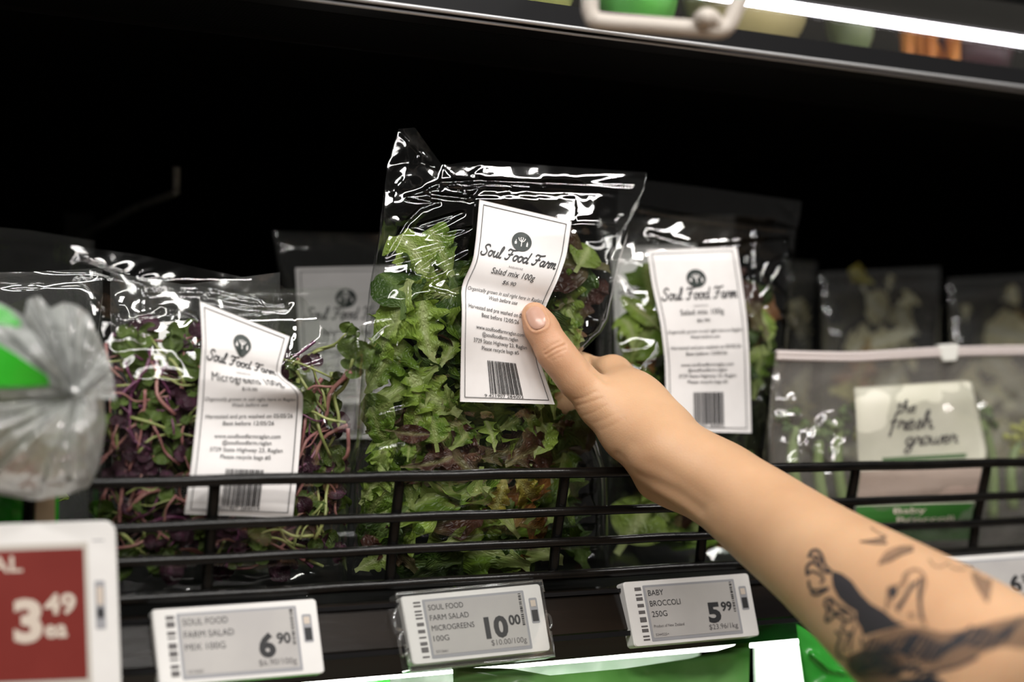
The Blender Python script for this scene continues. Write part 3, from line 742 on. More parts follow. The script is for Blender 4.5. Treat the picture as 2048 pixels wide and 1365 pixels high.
for key in ('green', 'light', 'dark', 'red', 'yellow', 'amber', 'pale'):
    LM[key] = []
    for q, kd in enumerate(('frilly', 'frilly', 'frilly', 'oak', 'smooth')):
        me = leaf_mesh('leaf_%s' % key, q * 7 + len(key), kd); me.materials.clear(); me.materials.append(G[key]); LM[key].append(me)
def orient(base, tip, roll):
    y = Vector(tip) - Vector(base); ln = y.length; y.normalize()
    z = Vector(CAM) - (Vector(base) + Vector(tip)) / 2; z = (z - y * z.dot(y)).normalized()
    z = Matrix.Rotation(roll, 3, y) @ z; x = y.cross(z)
    m = Matrix((x, y, z)).transposed().to_4x4() @ Matrix.Scale(ln, 4); m.translation = Vector(base)
    return m
def put_leaf(col, var, b, t, db, dt, roll, label, group, wide=1.0, front=None, gap=.003, pc=None):
    me = LM[col][var % len(LM[col])]
    o = bpy.data.objects.new('salad_leaf', me); COL.objects.link(o)
    m = orient(P(b[0], b[1], db), P(t[0], t[1], dt), roll) @ Matrix.Diagonal((wide, 1, 1, 1))
    if pc is not None:
        co = np.zeros(len(me.vertices) * 3); me.vertices.foreach_get('co', co); co = co.reshape(-1, 3)
        fr = front or pc.front; B0, T0 = P(b[0], b[1], db), P(t[0], t[1], dt); C0 = (B0 + T0) / 2; best = None
        for size in (1, .9, .8, .7, .6, .5, .42, .34):
            for flat, rs, ds in ((1, 1, 1), (.75, .6, .8), (.5, .4, .5), (.3, .2, .25), (.16, .1, 0)):
                hv = (T0 - B0) / 2 * size; hv = hv - FW * (hv @ FW) * (1 - ds)
                m = orient(C0 - hv, C0 + hv, roll * rs) @ Matrix.Diagonal((wide, 1, flat, 1)); A = np.array(m)
                sh = np.zeros(3)
                for _ in range(3):
                    wv = co @ A[:3, :3].T + A[:3, 3] + sh; x_, y_, z_ = proj(wv); ea, eb = pc.edges(y_)
                    l_, r2 = np.max(ea + 5 - x_), np.max(x_ - eb + 5)
                    if l_ > 0: sh = sh + RT * (l_ / FPX * .9)
                    elif r2 > 0: sh = sh - RT * (r2 / FPX * .9)
                    zl_w = ZDK + .002 - wv[:, 2].min()
                    if zl_w > 0: sh = sh + np.array([0, 0, zl_w])
                wv = co @ A[:3, :3].T + A[:3, 3] + sh; x_, y_, z_ = proj(wv)
                lo_ = float(np.max(fr(x_, y_) + gap - z_)); hi_ = float(np.min(pc.back(x_, y_) - .002 - z_)); miss = max(0, lo_ - hi_)
                mv = min(max(0, lo_), hi_) if lo_ <= hi_ else (lo_ + hi_) / 2
                if best is None or miss < best[0] - 1e-5: best = (miss, m, sh + FW * mv)
                if miss == 0: break
            if best[0] == 0: break
        m = best[1]; m.translation += Vector(best[2])
    o.matrix_world = m
    sh_ = ('jagged', 'jagged', 'jagged', 'lobed', 'smooth')[var % 5]
    return tag(o, label.replace('salad leaf', sh_ + ' salad leaf').replace('cabbage leaf', sh_ + ' cabbage leaf'), 'leaf', sh_ + ' ' + group)
CN = dict(green='mid green', light='pale green', dark='dark green', red='dark red', yellow='yellowish', amber='reddish brown', pale='cream')
def fill(pc, n, region, cols, where, seed, lmin=95, lmax=165, d0=.008, d1=.9, shape='salad leaf', fr_=None):
    """loose leaves between the two films of a bag"""
    rng = random.Random(seed); x0, x1, y0, y1 = region; k = 0
    while k < n:
        x, y = rng.uniform(x0, x1), rng.uniform(y0, y1)
        a, b = pc.edges(y)
        if not (a + 25 < x < b - 25): continue
        an = rng.uniform(0, 2 * math.pi); ln = rng.uniform(lmin, lmax)
        bx, by, tx, ty = x - math.cos(an) * ln / 2, y - math.sin(an) * ln / 2, x + math.cos(an) * ln / 2, y + math.sin(an) * ln / 2
        ok = True
        for qx, qy in ((bx, by), (tx, ty)):
            a, b = pc.edges(qy); ok &= (a + 12 < qx < b - 12) and (y0 - 40 < qy < y1 + 15)
        if not ok: continue
        f = rng.random() ** 1.3
        def dep(qx, qy):
            fr, bk = pc.front(qx, qy), pc.back(qx, qy); return fr + d0 + (bk - fr - 2 * d0) * min(1, max(0, f * d1 + rng.uniform(-.1, .1)))
        c = rng.choice(cols)
        put_leaf(c, rng.randrange(5), (bx, by), (tx, ty), dep(bx, by), dep(tx, ty), rng.uniform(-1.0, 1.0), '%s %s %s' % (CN[c], shape, where), '%s leaves %s' % (CN[c], where), rng.uniform(.9, 1.4), fr_ or pc.front, .004, pc)
        k += 1

# ------------------------------------------------------------------ the held salad bag
def cr(origin, sc, *polys, amp=.0016, w=3.6):
    return [([(origin[0] + x / sc, origin[1] + y / sc) for x, y in p], amp, w) for p in polys]
hl = [(797, 258), (775, 330), (757, 470), (738, 580), (722, 760), (708, 950), (704, 1150)]
hr = [(1293, 345), (1290, 378), (1265, 445), (1240, 520), (1216, 640), (1202, 665), (1162, 705), (1158, 775), (1186, 850), (1206, 915), (1214, 960), (1218, 1160)]
HB = Pouch(hl, hr, [(250, .036), (600, .027), (950, .030), (1160, .034)], [(250, .001), (330, .001), (385, .006), (470, .020), (600, .026), (800, .028), (950, .028), (1100, .027), (1170, .012)])
HB.squeeze = lambda px, py: .75 * np.exp(-(((px - 1150) / 90) ** 2 + ((py - 765) / 105) ** 2))      # the fingers press the back in
ht = [(797, 258), (830, 255), (858, 295), (885, 331), (930, 324), (1000, 322), (1100, 332), (1293, 345)]
hb = [(704, 1150), (950, 1168), (1218, 1160)]
hrows = [(0, 959, 395, 1144, 439), (.2, 952, 475, 1133, 513), (.33, 946, 522, 1118, 556), (.45, 922, 572, 1096, 603), (.57, 924, 622, 1076, 655), (.75, 922, 705, 1080, 724), (1, 920, 808, 1111, 813)]
def dent(px, py):      # the thumb presses the wrap in
    return .006 * np.exp(-(((px - 1085) / 70) ** 2 + ((py - 690) / 85) ** 2))
HBf = lambda px, py: HB.front(px, py) + dent(px, py)
def lab_bend(u, v): return .0045 * np.exp(-((v - .30) / .10) ** 2) + .006 * np.exp(-((v - .62) / .14) ** 2) * (1 - u) ** 1.5 + .004 * np.clip((v - .85) / .15, 0, 1) * u - .0035 * np.exp(-((v - .46) / .06) ** 2) + .0035
HS = rowmap(hrows, HBf, lab_bend)
def calm_h(px, py):
    r = np.asarray(hrows, float); l = np.interp(py, r[:, 2], r[:, 1]); q = np.interp(py, r[:, 4], r[:, 3])
    return np.where((px > l - 8) & (px < q + 8) & (py > 395) & (py < 815), 1.0, 0.0)
held = thing('salad_bag', 'clear bag of salad mix gripped by the hand', 'bag', PY(955, 1165, .034))
c1, s1 = (680, 240), 3.102
cre = cr(c1, s1, [(640, 385), (535, 430), (570, 465), (800, 490)], [(535, 440), (415, 480), (610, 515), (500, 550), (410, 640), (275, 870)],
         [(760, 575), (445, 670), (560, 690), (760, 580)], [(830, 670), (590, 710), (680, 745), (825, 680)], [(690, 770), (280, 885)], [(690, 770), (480, 930), (560, 955), (800, 830)],
         [(365, 60), (500, 200), (640, 300), (620, 420)], [(640, 300), (820, 490)], [(505, 215), (600, 290), (500, 230)], [(1440, 650), (1700, 650), (1795, 585), (1790, 730), (1700, 650)],
         [(1740, 780), (1600, 1000), (1620, 1300)], [(580, 1060), (750, 1110)], [(430, 950), (420, 1200), (360, 1500)], [(880, 290), (820, 340), (910, 380), (800, 490)])
cre += cr((680, 560), s1, [(1340, 330), (1500, 440), (1620, 400), (1480, 300)], [(240, 850), (390, 800)], [(240, 1060), (400, 1030)], [(580, 70), (650, 120), (750, 280)])
cre += [([(890, 365), (960, 362), (1100, 368), (1290, 378)], .0028, 4), ([(900, 372), (1100, 376), (1288, 384)], .002, 3)] + [([(1095, 366), (1160, 366), (1285, 348)], .003, 9)]
pouch_film('film', HB, ht, hb, hl, hr, M['film'], held, 200, 260, cre, .0013, 90, 3, calm_h)
farm_label(HS, held, 'Salad mix 100g', '$6.90', '9 421907 284002')
IH = 'in the hand-held bag'
def lift(q): return 0.0
def hleaf(col, var, b, t, dd=.010, roll=0.0, wide=1.2):
    put_leaf(col, var, b, t, float(HB.front(*b)) + dd + lift(b), float(HB.front(*t)) + dd + lift(t), roll, '%s salad leaf %s' % (CN[col], IH), '%s leaves %s' % (CN[col], IH), wide, HBf, .004, HB)
for a in (('light', 0, (842, 580), (793, 455), .014, .15, 1.35), ('green', 1, (905, 555), (852, 448), .018, -.2, 1.4), ('dark', 4, (795, 640), (748, 535), .02, .3, 1.6), ('light', 4, (930, 575), (798, 628), .010, -.3, 1.3),
          ('light', 2, (868, 730), (845, 600), .009, .1, 1.2), ('light', 0, (880, 735), (905, 640), .012, -.2, 1.1), ('green', 3, (925, 690), (880, 750), .016, .2, 1.5), ('light', 1, (800, 640), (745, 720), .014, .2, 1.2),
          ('green', 2, (735, 790), (810, 680), .018, -.1, 1.4), ('light', 2, (920, 830), (815, 748), .008, .2, 1.5), ('green', 0, (890, 770), (940, 840), .010, -.4, 1.3), ('green', 4, (800, 790), (720, 850), .016, 0, 1.4),
          ('green', 1, (740, 800), (765, 890), .010, .3, 1.2), ('light', 4, (860, 790), (812, 880), .012, .3, 1.0), ('red', 4, (770, 860), (860, 870), .006, .2, .7), ('green', 4, (875, 905), (862, 822), .008, .1, 1.4),
          ('green', 0, (900, 900), (945, 830), .012, 0, 1.2), ('light', 3, (990, 905), (975, 840), .008, .2, 1.2), ('green', 2, (1000, 860), (1075, 830), .010, .1, 1.3), ('light', 4, (1060, 935), (1098, 825), .007, -.2, 1.1),
          ('green', 3, (1110, 840), (1085, 735), .012, .2, .9), ('dark', 4, (1140, 840), (1118, 900), .014, 0, .8), ('green', 1, (730, 900), (700, 985), .012, .2, 1.4), ('light', 0, (765, 965), (745, 875), .009, -.2, 1.1),
          ('red', 3, (800, 935), (905, 915), .007, .1, .8), ('green', 4, (815, 925), (820, 880), .006, 0, 1.2), ('light', 2, (720, 1010), (770, 950), .010, .2, 1.2), ('yellow', 0, (1010, 950), (985, 1025), .008, .1, 1.1),
          ('yellow', 1, (1030, 950), (1085, 1015), .009, -.1, 1.4), ('amber', 4, (1040, 1050), (1110, 1070), .010, .1, 1.2), ('light', 4, (870, 1090), (985, 1070), .008, .1, .7), ('light', 1, (1150, 720), (1130, 640), .016, .1, 1.2),
          ('light', 4, (1150, 545), (1190, 480), .012, .1, 1.4), ('red', 1, (1160, 660), (1195, 545), .010, .2, 1.3), ('green', 2, (1130, 640), (1110, 520), .02, 0, .8), ('light', 2, (700, 1140), (780, 1110), .012, .1, 1.2), ('red', 1, (1010, 930), (1120, 900), .012, .1, 1.2), ('dark', 4, (1135, 890), (1160, 815), .006, .1, 1.3), ('dark', 2, (1190, 900), (1165, 840), .006, 0, 1.3), ('red', 1, (1105, 850), (1150, 870), .008, 0, 1.3)):
    hleaf(*a)
fill(HB, 115, (715, 1215, 520, 1150), ['green'] * 6 + ['light'] * 3 + ['dark'] * 4 + ['red'] * 3 + ['amber'], IH, 5, 120, 210, .012, fr_=HBf)

# ------------------------------------------------------------------ salad bag standing to the right of the hand
rby0, rby1 = py_on(1212, .078, ZDK), py_on(1530, .078, ZDK)
rl = [(1240, 395), (1225, 520), (1215, 700), (1212, rby0)]
rr = [(1603, 403), (1596, 460), (1584, 560), (1574, 700), (1548, 800), (1532, 900), (1530, rby1)]
RB = Pouch(rl, rr, [(360, .087), (1150, .078)], [(360, .001), (430, .003), (520, .018), (700, .026), (1000, .030), (rby1 - 40, .026), (rby0, .012)])
rrows = [(0, 1293, 497, 1473, 490), (.2, 1304, 570, 1484, 562), (.4, 1321, 645, 1494, 637), (.6, 1330, 722, 1499, 717), (1, 1333, 867, 1503, 870)]
rbag = thing('salad_bag', 'clear bag of salad mix standing behind the hand with flat label', 'bag', PY(1370, 1120, .078))
c6, s6 = (1180, 360), 2.527
crr = cr(c6, s6, [(130, 500), (230, 640), (330, 700), (340, 640)], [(200, 960), (260, 980), (330, 900), (360, 840)], [(750, 330), (800, 380), (810, 630)], [(840, 270), (830, 620)], [(800, 640), (900, 430), (1000, 380), (990, 310)],
         [(840, 450), (990, 590)], [(1000, 380), (900, 560), (820, 640)], [(890, 650), (1010, 690)], [(900, 660), (980, 740), (975, 860)], [(820, 690), (880, 990)], [(860, 1080), (910, 1160), (880, 1230)], amp=.0022, w=4.5)
crr += [([(1280, 418), (1400, 440), (1600, 462)], .0035, 5), ([(1300, 470), (1400, 500), (1590, 480)], .002, 7), ([(1560, 405), (1585, 430), (1600, 440)], .003, 6)]
def calm_r(px, py):
    r = np.asarray(rrows, float); l = np.interp(py, r[:, 2], r[:, 1]); q = np.interp(py, r[:, 4], r[:, 3])
    return np.where((px > l - 8) & (px < q + 8) & (py > 490) & (py < 872), 1.0, 0.0)
pouch_film('film', RB, [(1240, 352), (1300, 362), (1400, 374), (1603, 403)], [(1212, rby0), (1530, rby1)], [(1240, 352)] + rl[1:], rr, M['film'], rbag, 140, 190, crr, .0012, 110, 21, calm_r)
farm_label(rowmap(rrows, RB.front, lambda u, v: .0035 + .002 * np.sin(v * 5)), rbag, 'Salad mix 100g', '$6.90', '9 421907 284002')
IR = 'in the salad bag right of the hand'
def rleaf(col, var, b, t, dd=.010, roll=0.0, wide=1.2):
    put_leaf(col, var, b, t, float(RB.front(*b)) + dd, float(RB.front(*t)) + dd, roll, '%s salad leaf %s' % (CN[col], IR), '%s leaves %s' % (CN[col], IR), wide, RB.front, .004, RB)
for a in (('light', 4, (1330, 670), (1245, 585), .010, .3, .6), ('light', 0, (1265, 700), (1240, 625), .012, 0, 1.3), ('green', 1, (1300, 640), (1290, 515), .02, .2, 1.4), ('light', 4, (1540, 700), (1530, 610), .012, .5, .7), ('green', 2, (1520, 800), (1540, 700), .012, .3, 1.0), ('green', 0, (1300, 800), (1270, 720), .012, .1, 1.3)):
    rleaf(*a)
fill(RB, 58, (1220, 1560, 560, 1095), ['green'] * 6 + ['light'] * 3 + ['dark'] * 3 + ['red'] * 2 + ['amber'], IR, 6, 100, 185, .012)

# ------------------------------------------------------------------ microgreens
def sprout_meshes(k):
    rng = random.Random(k * 5 + 1)
    pts = catmull([(0, 0, 0), (rng.uniform(-.1, .1), .33, rng.uniform(-.1, .1)), (rng.uniform(-.15, .15), .66, rng.uniform(-.15, .15)), (0, 1, 0)], 12)
    v, f = tube_vf(pts, np.linspace(.028, .02, 12), 6); so = mesh('stem', v, f, M['paper']); sm = so.data; bpy.data.objects.remove(so)
    lv = []
    for sd in (-1, 1):
        nu, nv = 9, 10; V, UV = [], []
        for j in range(nv):
            t = j / (nv - 1); w = .17 * math.sin(math.pi * min(1, t * .93 + .05)) ** .6 * (1 - .12 * (t > .9))
            for i in range(nu):
                s = -1 + 2 * i / (nu - 1)
                yy = t * .26 - .045 * (t > .85) * (1 - abs(s)) * 1.2
                x, y, z = s * w, yy, .05 * s * s - .10 * t * t + .02 * math.sin(5 * t + k)
                an = sd * rng_an[k % 5]; V.append((x * math.cos(an) - y * math.sin(an), 1 + x * math.sin(an) + y * math.cos(an), z + sd * .04 * t)); UV.append((.5 + s * .5, .3 + .7 * t))
        o = mesh('seed_leaf', V, grid_faces(nu, nv), M['paper'], None, True, UV); lv.append(o.data); bpy.data.objects.remove(o)
    return sm, lv
rng_an = (.7, 1.1, .9, 1.3, .55)
stem_mats = [noisy('stem_pink', (.34, .12, .13), (.46, .24, .20), 3, .35), noisy('stem_pale_green', (.28, .33, .10), (.40, .42, .16), 3, .35), noisy('stem_purple', (.13, .03, .09), (.22, .07, .14), 3, .35)]
SPR = []
for k in range(12):
    sm, lv = sprout_meshes(k)
    sm.materials.clear(); sm.materials.append(stem_mats[(0, 1, 2, 0, 1, 0)[k % 6]])
    gm = G['micro_purple'] if k % 2 else G['micro_green']
    for l_ in lv: l_.materials.clear(); l_.materials.append(gm)
    SPR.append((sm, lv, 'purple' if k % 2 else 'green'))
def put_sprout(k, b, t, db, dt, roll, where):
    sm, lv, cn = SPR[k % 12]
    e = bpy.data.objects.new('microgreen_sprout', None); COL.objects.link(e); e.empty_display_size = .01
    e.matrix_world = orient(P(b[0], b[1], db), P(t[0], t[1], dt), roll)
    sc_ = 34 / max(20, math.hypot(b[0] - t[0], b[1] - t[1]) * .28)
    for me, nm in ((sm, 'stem'), (lv[0], 'seed_leaf'), (lv[1], 'seed_leaf')):
        o = bpy.data.objects.new(nm, me); COL.objects.link(o); o.parent = e
    st_ = ('pink', 'pale green', 'purple', 'pink', 'pale green', 'pink')[k % 6]
    tag(e, '%s leaved microgreen sprout with %s stem %s' % (cn, st_, where), 'sprout', '%s leaved %s stemmed sprouts %s' % (cn, st_, where))
def sprouts(pc, n, region, where, seed, d0=.006):
    rng = random.Random(seed); x0, x1, y0, y1 = region; k = 0
    while k < n:
        x, y = rng.uniform(x0, x1), rng.uniform(y0, y1); an = rng.uniform(0, 6.28); ln = rng.uniform(85, 175)
        bx, by, tx, ty = x - math.cos(an) * ln / 2, y - math.sin(an) * ln / 2, x + math.cos(an) * ln / 2, y + math.sin(an) * ln / 2
        ok = True
        for qx, qy in ((bx, by), (tx, ty)):
            a, b = pc.edges(qy); ok &= (a + 22 < qx < b - 22) and (y0 - 25 < qy < y1 + 8)
        if not ok: continue
        f = rng.random() ** 1.4
        def dep(qx, qy): 
            fr, bk = pc.front(qx, qy), pc.back(qx, qy); return fr + d0 + (bk - fr - 2 * d0) * min(1, max(0, f + rng.uniform(-.15, .15)))
        put_sprout(rng.randrange(12), (bx, by), (tx, ty), dep(bx, by), dep(tx, ty), rng.uniform(-1, 1), where); k += 1
mby0, mby1 = py_on(178, .036, ZDK), py_on(696, .036, ZDK)
ml = [(135, 490), (142, 570), (168, 700), (172, 950), (178, mby0)]
mr_ = [(800, 628), (775, 700), (734, 830), (706, 950), (700, 1000), (696, mby1)]
MB_ = Pouch(ml, [(690, 490), (720, 628), (735, 700), (726, 830), (705, 950), (700, 1000), (696, mby1)], [(480, .044), (700, .036), (1130, .036)], [(480, .001), (560, .003), (640, .014), (760, .022), (1000, .024), (1130, .022), (mby0, .012)])
MB_.lean = lambda px, py: .033 * np.clip((px - 640) / 75, 0, 1) ** 1.3 * np.clip((960 - py) / 100, 0, 1)      # flap over the next bag
mrows = [(0, 399, 598, 581, 670), (.2, 404, 684, 561, 737), (.29, 402, 716, 562, 754), (.40, 397, 775, 606, 783), (.5, 394, 818, 606, 815), (.75, 383, 925, 597, 932), (1, 368, 1033, 585, 1041)]
mbag = thing('microgreens_bag', 'clear bag of purple and green microgreens with creased white label', 'bag', PY(440, (mby0 + mby1) / 2, .036))
c3, s3 = (100, 480), 2.844
crm = cr(c3, s3, [(95, 175), (175, 110), (540, 265), (900, 270), (1330, 380)], [(280, 435), (480, 425), (720, 400), (820, 430), (850, 480)], [(870, 330), (1100, 370), (1330, 390), (1370, 350)], [(1320, 740), (1545, 580)], [(1450, 730), (1720, 650), (1830, 600), (1980, 455)],
         [(1545, 590), (1700, 560), (1790, 480), (1980, 455)], [(1440, 860), (1560, 1050), (1650, 1250)], [(180, 240), (330, 420), (520, 560)], [(540, 295), (900, 300)], [(390, 540), (480, 460)], [(1350, 740), (1480, 780)], amp=.0022, w=4.2)
def calm_m(px, py):
    r = np.asarray(mrows, float); l = np.interp(py, r[:, 2], r[:, 1]); q = np.interp(py, r[:, 4], r[:, 3])
    return np.where((px > l - 8) & (px < q + 8) & (py > 600) & (py < 1040), 1.0, 0.0)
mt = [(135, 490), (280, 510), (440, 545), (560, 570), (612, 600), (640, 650), (662, 668), (700, 664), (755, 632), (800, 628)]
pouch_film('film', MB_, mt, [(178, mby0), (696, mby1)], ml, mr_, M['film'], mbag, 190, 180, crm, .0011, 120, 33, calm_m)
farm_label(rowmap(mrows, MB_.front, lambda u, v: .0035 + .012 * np.exp(-((v - .40) / .09) ** 2) * u ** 1.3 - .003 * np.exp(-((v - .27) / .07) ** 2) * u + .003 * np.sin(v * 9)), mbag, 'Microgreens 100g', '$10.00', '9 421907 284019', micro=True)
IM = 'in the microgreens bag'
def ms(k, b, t, dd=.006, roll=0.):
    put_sprout(k, b, t, float(MB_.front(*b)) + dd, float(MB_.front(*t)) + dd, roll, IM)
for a in ((1, (370, 770), (290, 660)), (0, (350, 830), (275, 700)), (3, (290, 780), (275, 900)), (4, (390, 770), (305, 755)), (0, (215, 790), (300, 800)), (2, (300, 900), (215, 850)), (2, (270, 880), (240, 810)), (6, (360, 930), (300, 840)), (9, (200, 930), (235, 850)),
          (1, (630, 1080), (665, 940)), (0, (690, 1050), (650, 960)), (5, (600, 900), (660, 860)), (8, (640, 920), (620, 840)), (7, (250, 990), (330, 960)), (10, (340, 1000), (280, 1010)), (4, (600, 1080), (640, 1020)), (0, (420, 1090), (520, 1080)), (1, (560, 1060), (480, 1085))):
    ms(*a)
sprouts(MB_, 255, (185, 705, 690, 1140), IM, 8)
# bag of microgreens behind it
b2a, b2b = py_on(224, .108, ZDK), py_on(560, .108, ZDK)
b2l = [(220, 545), (222, 800), (224, b2a)]; b2r = [(560, 545), (560, 800), (560, b2b)]
M2 = Pouch(b2l, b2r, [(540, .112), (1120, .108)], [(540, .001), (620, .008), (760, .020), (1000, .024), (b2a, .01)])
m2 = thing('microgreens_bag', 'clear bag of microgreens standing behind the front microgreens bag', 'bag', PY(370, b2b, .108))
pouch_film('film', M2, [(220, 562), (370, 590), (560, 570)], [(224, b2a), (560, b2b)], b2l, b2r, M['film_soft'], m2, 60, 70, (), .002, 90, 41)
farm_label(rowmap([(0, 303, 641, 470, 632), (.5, 306, 820, 476, 816), (1, 310, 1000, 480, 1000)], M2.front, lambda u, v: .003 + 0 * u), m2, 'Microgreens 100g', '$10.00', '9 421907 284019', micro=True)
sprouts(M2, 30, (205, 545, 800, 1060), 'in the rear microgreens bag', 12)

# ------------------------------------------------------------------ more salad bags further back
def back_bag(label, left, right, top, bottom, Y, rows, n, region, cols, where, seed, mat='film_soft', thick=.026):
    bottom = [(x, py_on(x, Y, ZDK)) for x, _ in bottom]; left = left[:-1] + [bottom[0]]; right = right[:-1] + [bottom[-1]]
    y0, y1 = top[0][1], max(q[1] for q in bottom)
    pc = Pouch(left, right, [(y0, Y + .006), (y1, Y)], [(y0, .001), (y0 + 40, .007), (y0 + 120, thick), (y1 - 60, thick), (y1, .008)])
    t = thing('salad_bag', label, 'bag', PY((bottom[0][0] + bottom[-1][0]) / 2, y1, Y))
    pouch_film('film', pc, top, bottom, left, right, M[mat], t, 60, 80, [([(top[0][0], top[0][1] + 26), (top[-1][0], top[-1][1] + 26)], .003, 6)], .0016, 100, seed)
    if rows: farm_label(rowmap(rows, pc.front, lambda u, v: .004 + .001 * np.sin(6 * v)), t, 'Salad mix 100g', '$6.90', '9 421907 284002')
    fill(pc, n, region, cols, where, seed, 95, 170, .010)
    return pc
mix = ['green'] * 5 + ['light'] * 3 + ['dark'] * 2 + ['red']
back_bag('clear salad bag with folded corner directly behind the microgreens bag', [(430, 585), (430, 1090)], [(697, 573), (684, 680), (680, 1090)], [(430, 592), (697, 573)], [(430, 1090), (680, 1090)], .165, None, 12, (450, 670, 700, 1060), mix, 'in the folded bag behind the microgreens', 51)
back_bag('clear salad bag with white label deep behind the held bag', [(545, 462), (560, 560), (560, 1050)], [(800, 470), (800, 1050)], [(545, 462), (800, 470)], [(560, 1050), (800, 1050)], .228, [(0, 590, 532, 790, 528), (.5, 600, 720, 790, 720), (1, 600, 880, 790, 880)], 9, (640, 790, 600, 1000), mix, 'in the labelled bag behind the held bag', 57)
back_bag('clear salad bag with label hidden behind the standing salad bag', [(1195, 440), (1190, 1060)], [(1470, 430), (1470, 1060)], [(1195, 440), (1470, 430)], [(1190, 1060), (1470, 1060)], .145, [(0, 1222, 492, 1392, 484), (.5, 1230, 660, 1400, 655), (1, 1235, 830, 1405, 828)], 10, (1210, 1440, 560, 1020), mix, 'in the bag behind the standing salad bag', 61)
dull = ['pale'] * 7 + ['yellow'] + ['amber']
back_bag('dim clear bag of yellowed leaves deep in the shelf behind the zip bag', [(1640, 545), (1640, 1010)], [(1880, 535), (1885, 1010)], [(1640, 545), (1880, 535)], [(1640, 1010), (1885, 1010)], .185, None, 14, (1640, 1880, 540, 960), dull, 'in the dim rear bag behind the slider', 67)
back_bag('dim clear bag of pale leaves at the far end of the shelf', [(1896, 558), (1896, 1000)], [(2160, 545), (2160, 1000)], [(1896, 558), (2160, 545)], [(1896, 1000), (2160, 1000)], .19, None, 14, (1900, 2150, 560, 960), dull, 'in the far end bag', 71)
back_bag('slim dim bag of olive leaves in the shadow beside the standing salad bag', [(1570, 520), (1565, 1010)], [(1634, 525), (1630, 1010)], [(1570, 520), (1634, 525)], [(1565, 1010), (1630, 1010)], .22, None, 4, (1560, 1660, 560, 960), dull, 'in the slim shadowed bag', 73)
back_bag('clear bag with wavy seam deep behind the twisted bag', [(-160, 440), (-160, 1030)], [(190, 482), (190, 1030)], [(-160, 440), (60, 462), (190, 484)], [(-160, 1030), (190, 1030)], .21, None, 3, (-140, 180, 760, 1000), mix, 'in the wavy seamed bag', 77)
back_bag('clear bag with creased corner between the twisted bag and microgreens', [(-80, 545), (-80, 1080)], [(205, 536), (215, 1080)], [(-80, 548), (60, 546), (205, 536)], [(-80, 1080), (215, 1080)], .125, None, 6, (-60, 200, 760, 1040), mix, 'in the creased corner bag', 79)
# ------------------------------------------------------------------ zip bag of baby broccoli
zl_ = [(1553, 700), (1541, 780), (1536, 900), (1540, 1105)]; zr_ = [(2330, 690), (2330, 1090)]
ZB = Pouch(zl_, zr_, [(690, .055), (1100, .048)], [(690, .001), (740, .003), (800, .016), (950, .026), (1100, .014)])
zb_ = thing('zip_bag', 'cloudy zip bag of baby broccoli with slider and cream label', 'bag', PY(1900, 1105, .048))
zcr = cr((1540, 680), 4.03, [(190, 470), (290, 580), (300, 850), (490, 990)], [(430, 650), (350, 780), (470, 930)], [(530, 690), (640, 800), (560, 850), (510, 990)], [(640, 860), (540, 990)], [(1450, 560), (1700, 650), (1850, 640), (2048, 590)], [(1720, 560), (1890, 460), (1970, 400)], [(40, 630), (230, 630)], amp=.004, w=7)
pouch_film('film', ZB, [(1553, 700), (1700, 704), (1880, 697), (2048, 692), (2330, 690)], [(1540, 1105), (2330, 1090)], zl_, zr_, M['film_zip'], zb_, 110, 70, zcr, .004, 120, 83)
zp = [(1553, 711), (1620, 713), (1710, 714), (1800, 709), (1895, 704), (2048, 701), (2330, 699)]
zp_mat = principled('zipper_plastic', (.66, .58, .56), .4)
for dy, r in ((-4, .0022), (5, .0022)):
    tube('zipper_strip', catmull([P(x, y + dy, float(ZB.front(x, y)) - .001) for x, y in zp], 60), r, zp_mat, zb_, 8)
sd_ = [P(x, y, float(ZB.front(1895, 705)) - .006) for x, y in ((1876, 690), (1918, 688), (1914, 722), (1884, 724))]
Ss = quadS(sd_); slab('slider', Ss, 14, 11, rrect(0, 14, 0, 11, 2), -.010, .001, principled('slider_white', (.80, .79, .74), .35), zb_, .8)
zrows = [(0, 1708, 772, 1940, 757), (.18, 1712, 830, 1955, 815), (.44, 1716, 922, 1975, 908), (.5, 1722, 944, 1966, 932), (.72, 1712, 1012, 1958, 1004), (1, 1716, 1090, 1958, 1082)]
ZS = rowmap(zrows, ZB.front, lambda u, v: -.004 + .004 * np.sin(v * 9 + u * 2))
cl_ = label_sheet('card_label', ZS, noisy('cream_card', (.66, .64, .52), (.74, .71, .60), 30, .45), zb_, .002, 20, 40)
ZW, ZH = 64.0, 84.0
ZS2 = lambda u, v, o: ZS(u, v, .0022 + o)
def panel(name, y0, y1, mat, x0=0., x1=64.):
    V = [(x0 + (x1 - x0) * i / 12, y0 + (y1 - y0) * j / 6) for j in range(7) for i in range(13)]
    lay(name, np.array(V), grid_faces(13, 7), ZS2, ZW, ZH, mat, cl_, .0002)
gband = principled('band_green', (.03, .13, .02), .45)
panel('green_stripe', 36.2, 38.2, gband, 12, 54); panel('pink_panel', 42, 59, principled('panel_blush', (.42, .31, .26), .5)); panel('green_panel', 61, 84, gband)
script_write(ZS2, ZW, ZH, cl_, 'the', 27, 15.5, 10, 6, M['type'], .11, off=.0006)
script_write(ZS2, ZW, ZH, cl_, 'fresh', 28, 23.5, 24, 8, M['type'], .12, off=.0006)
script_write(ZS2, ZW, ZH, cl_, 'grower', 37, 31.0, 28, 7.0, M['type'], .12, off=.0006)
write(ZS2, ZW, ZH, cl_, 'Baby', 28, 66.0, 3.4, M['cream'], bold=.01, off=.0006, w=17); write(ZS2, ZW, ZH, cl_, 'Broccoli', 36, 71.5, 3.4, M['cream'], bold=.01, off=.0006, w=30)
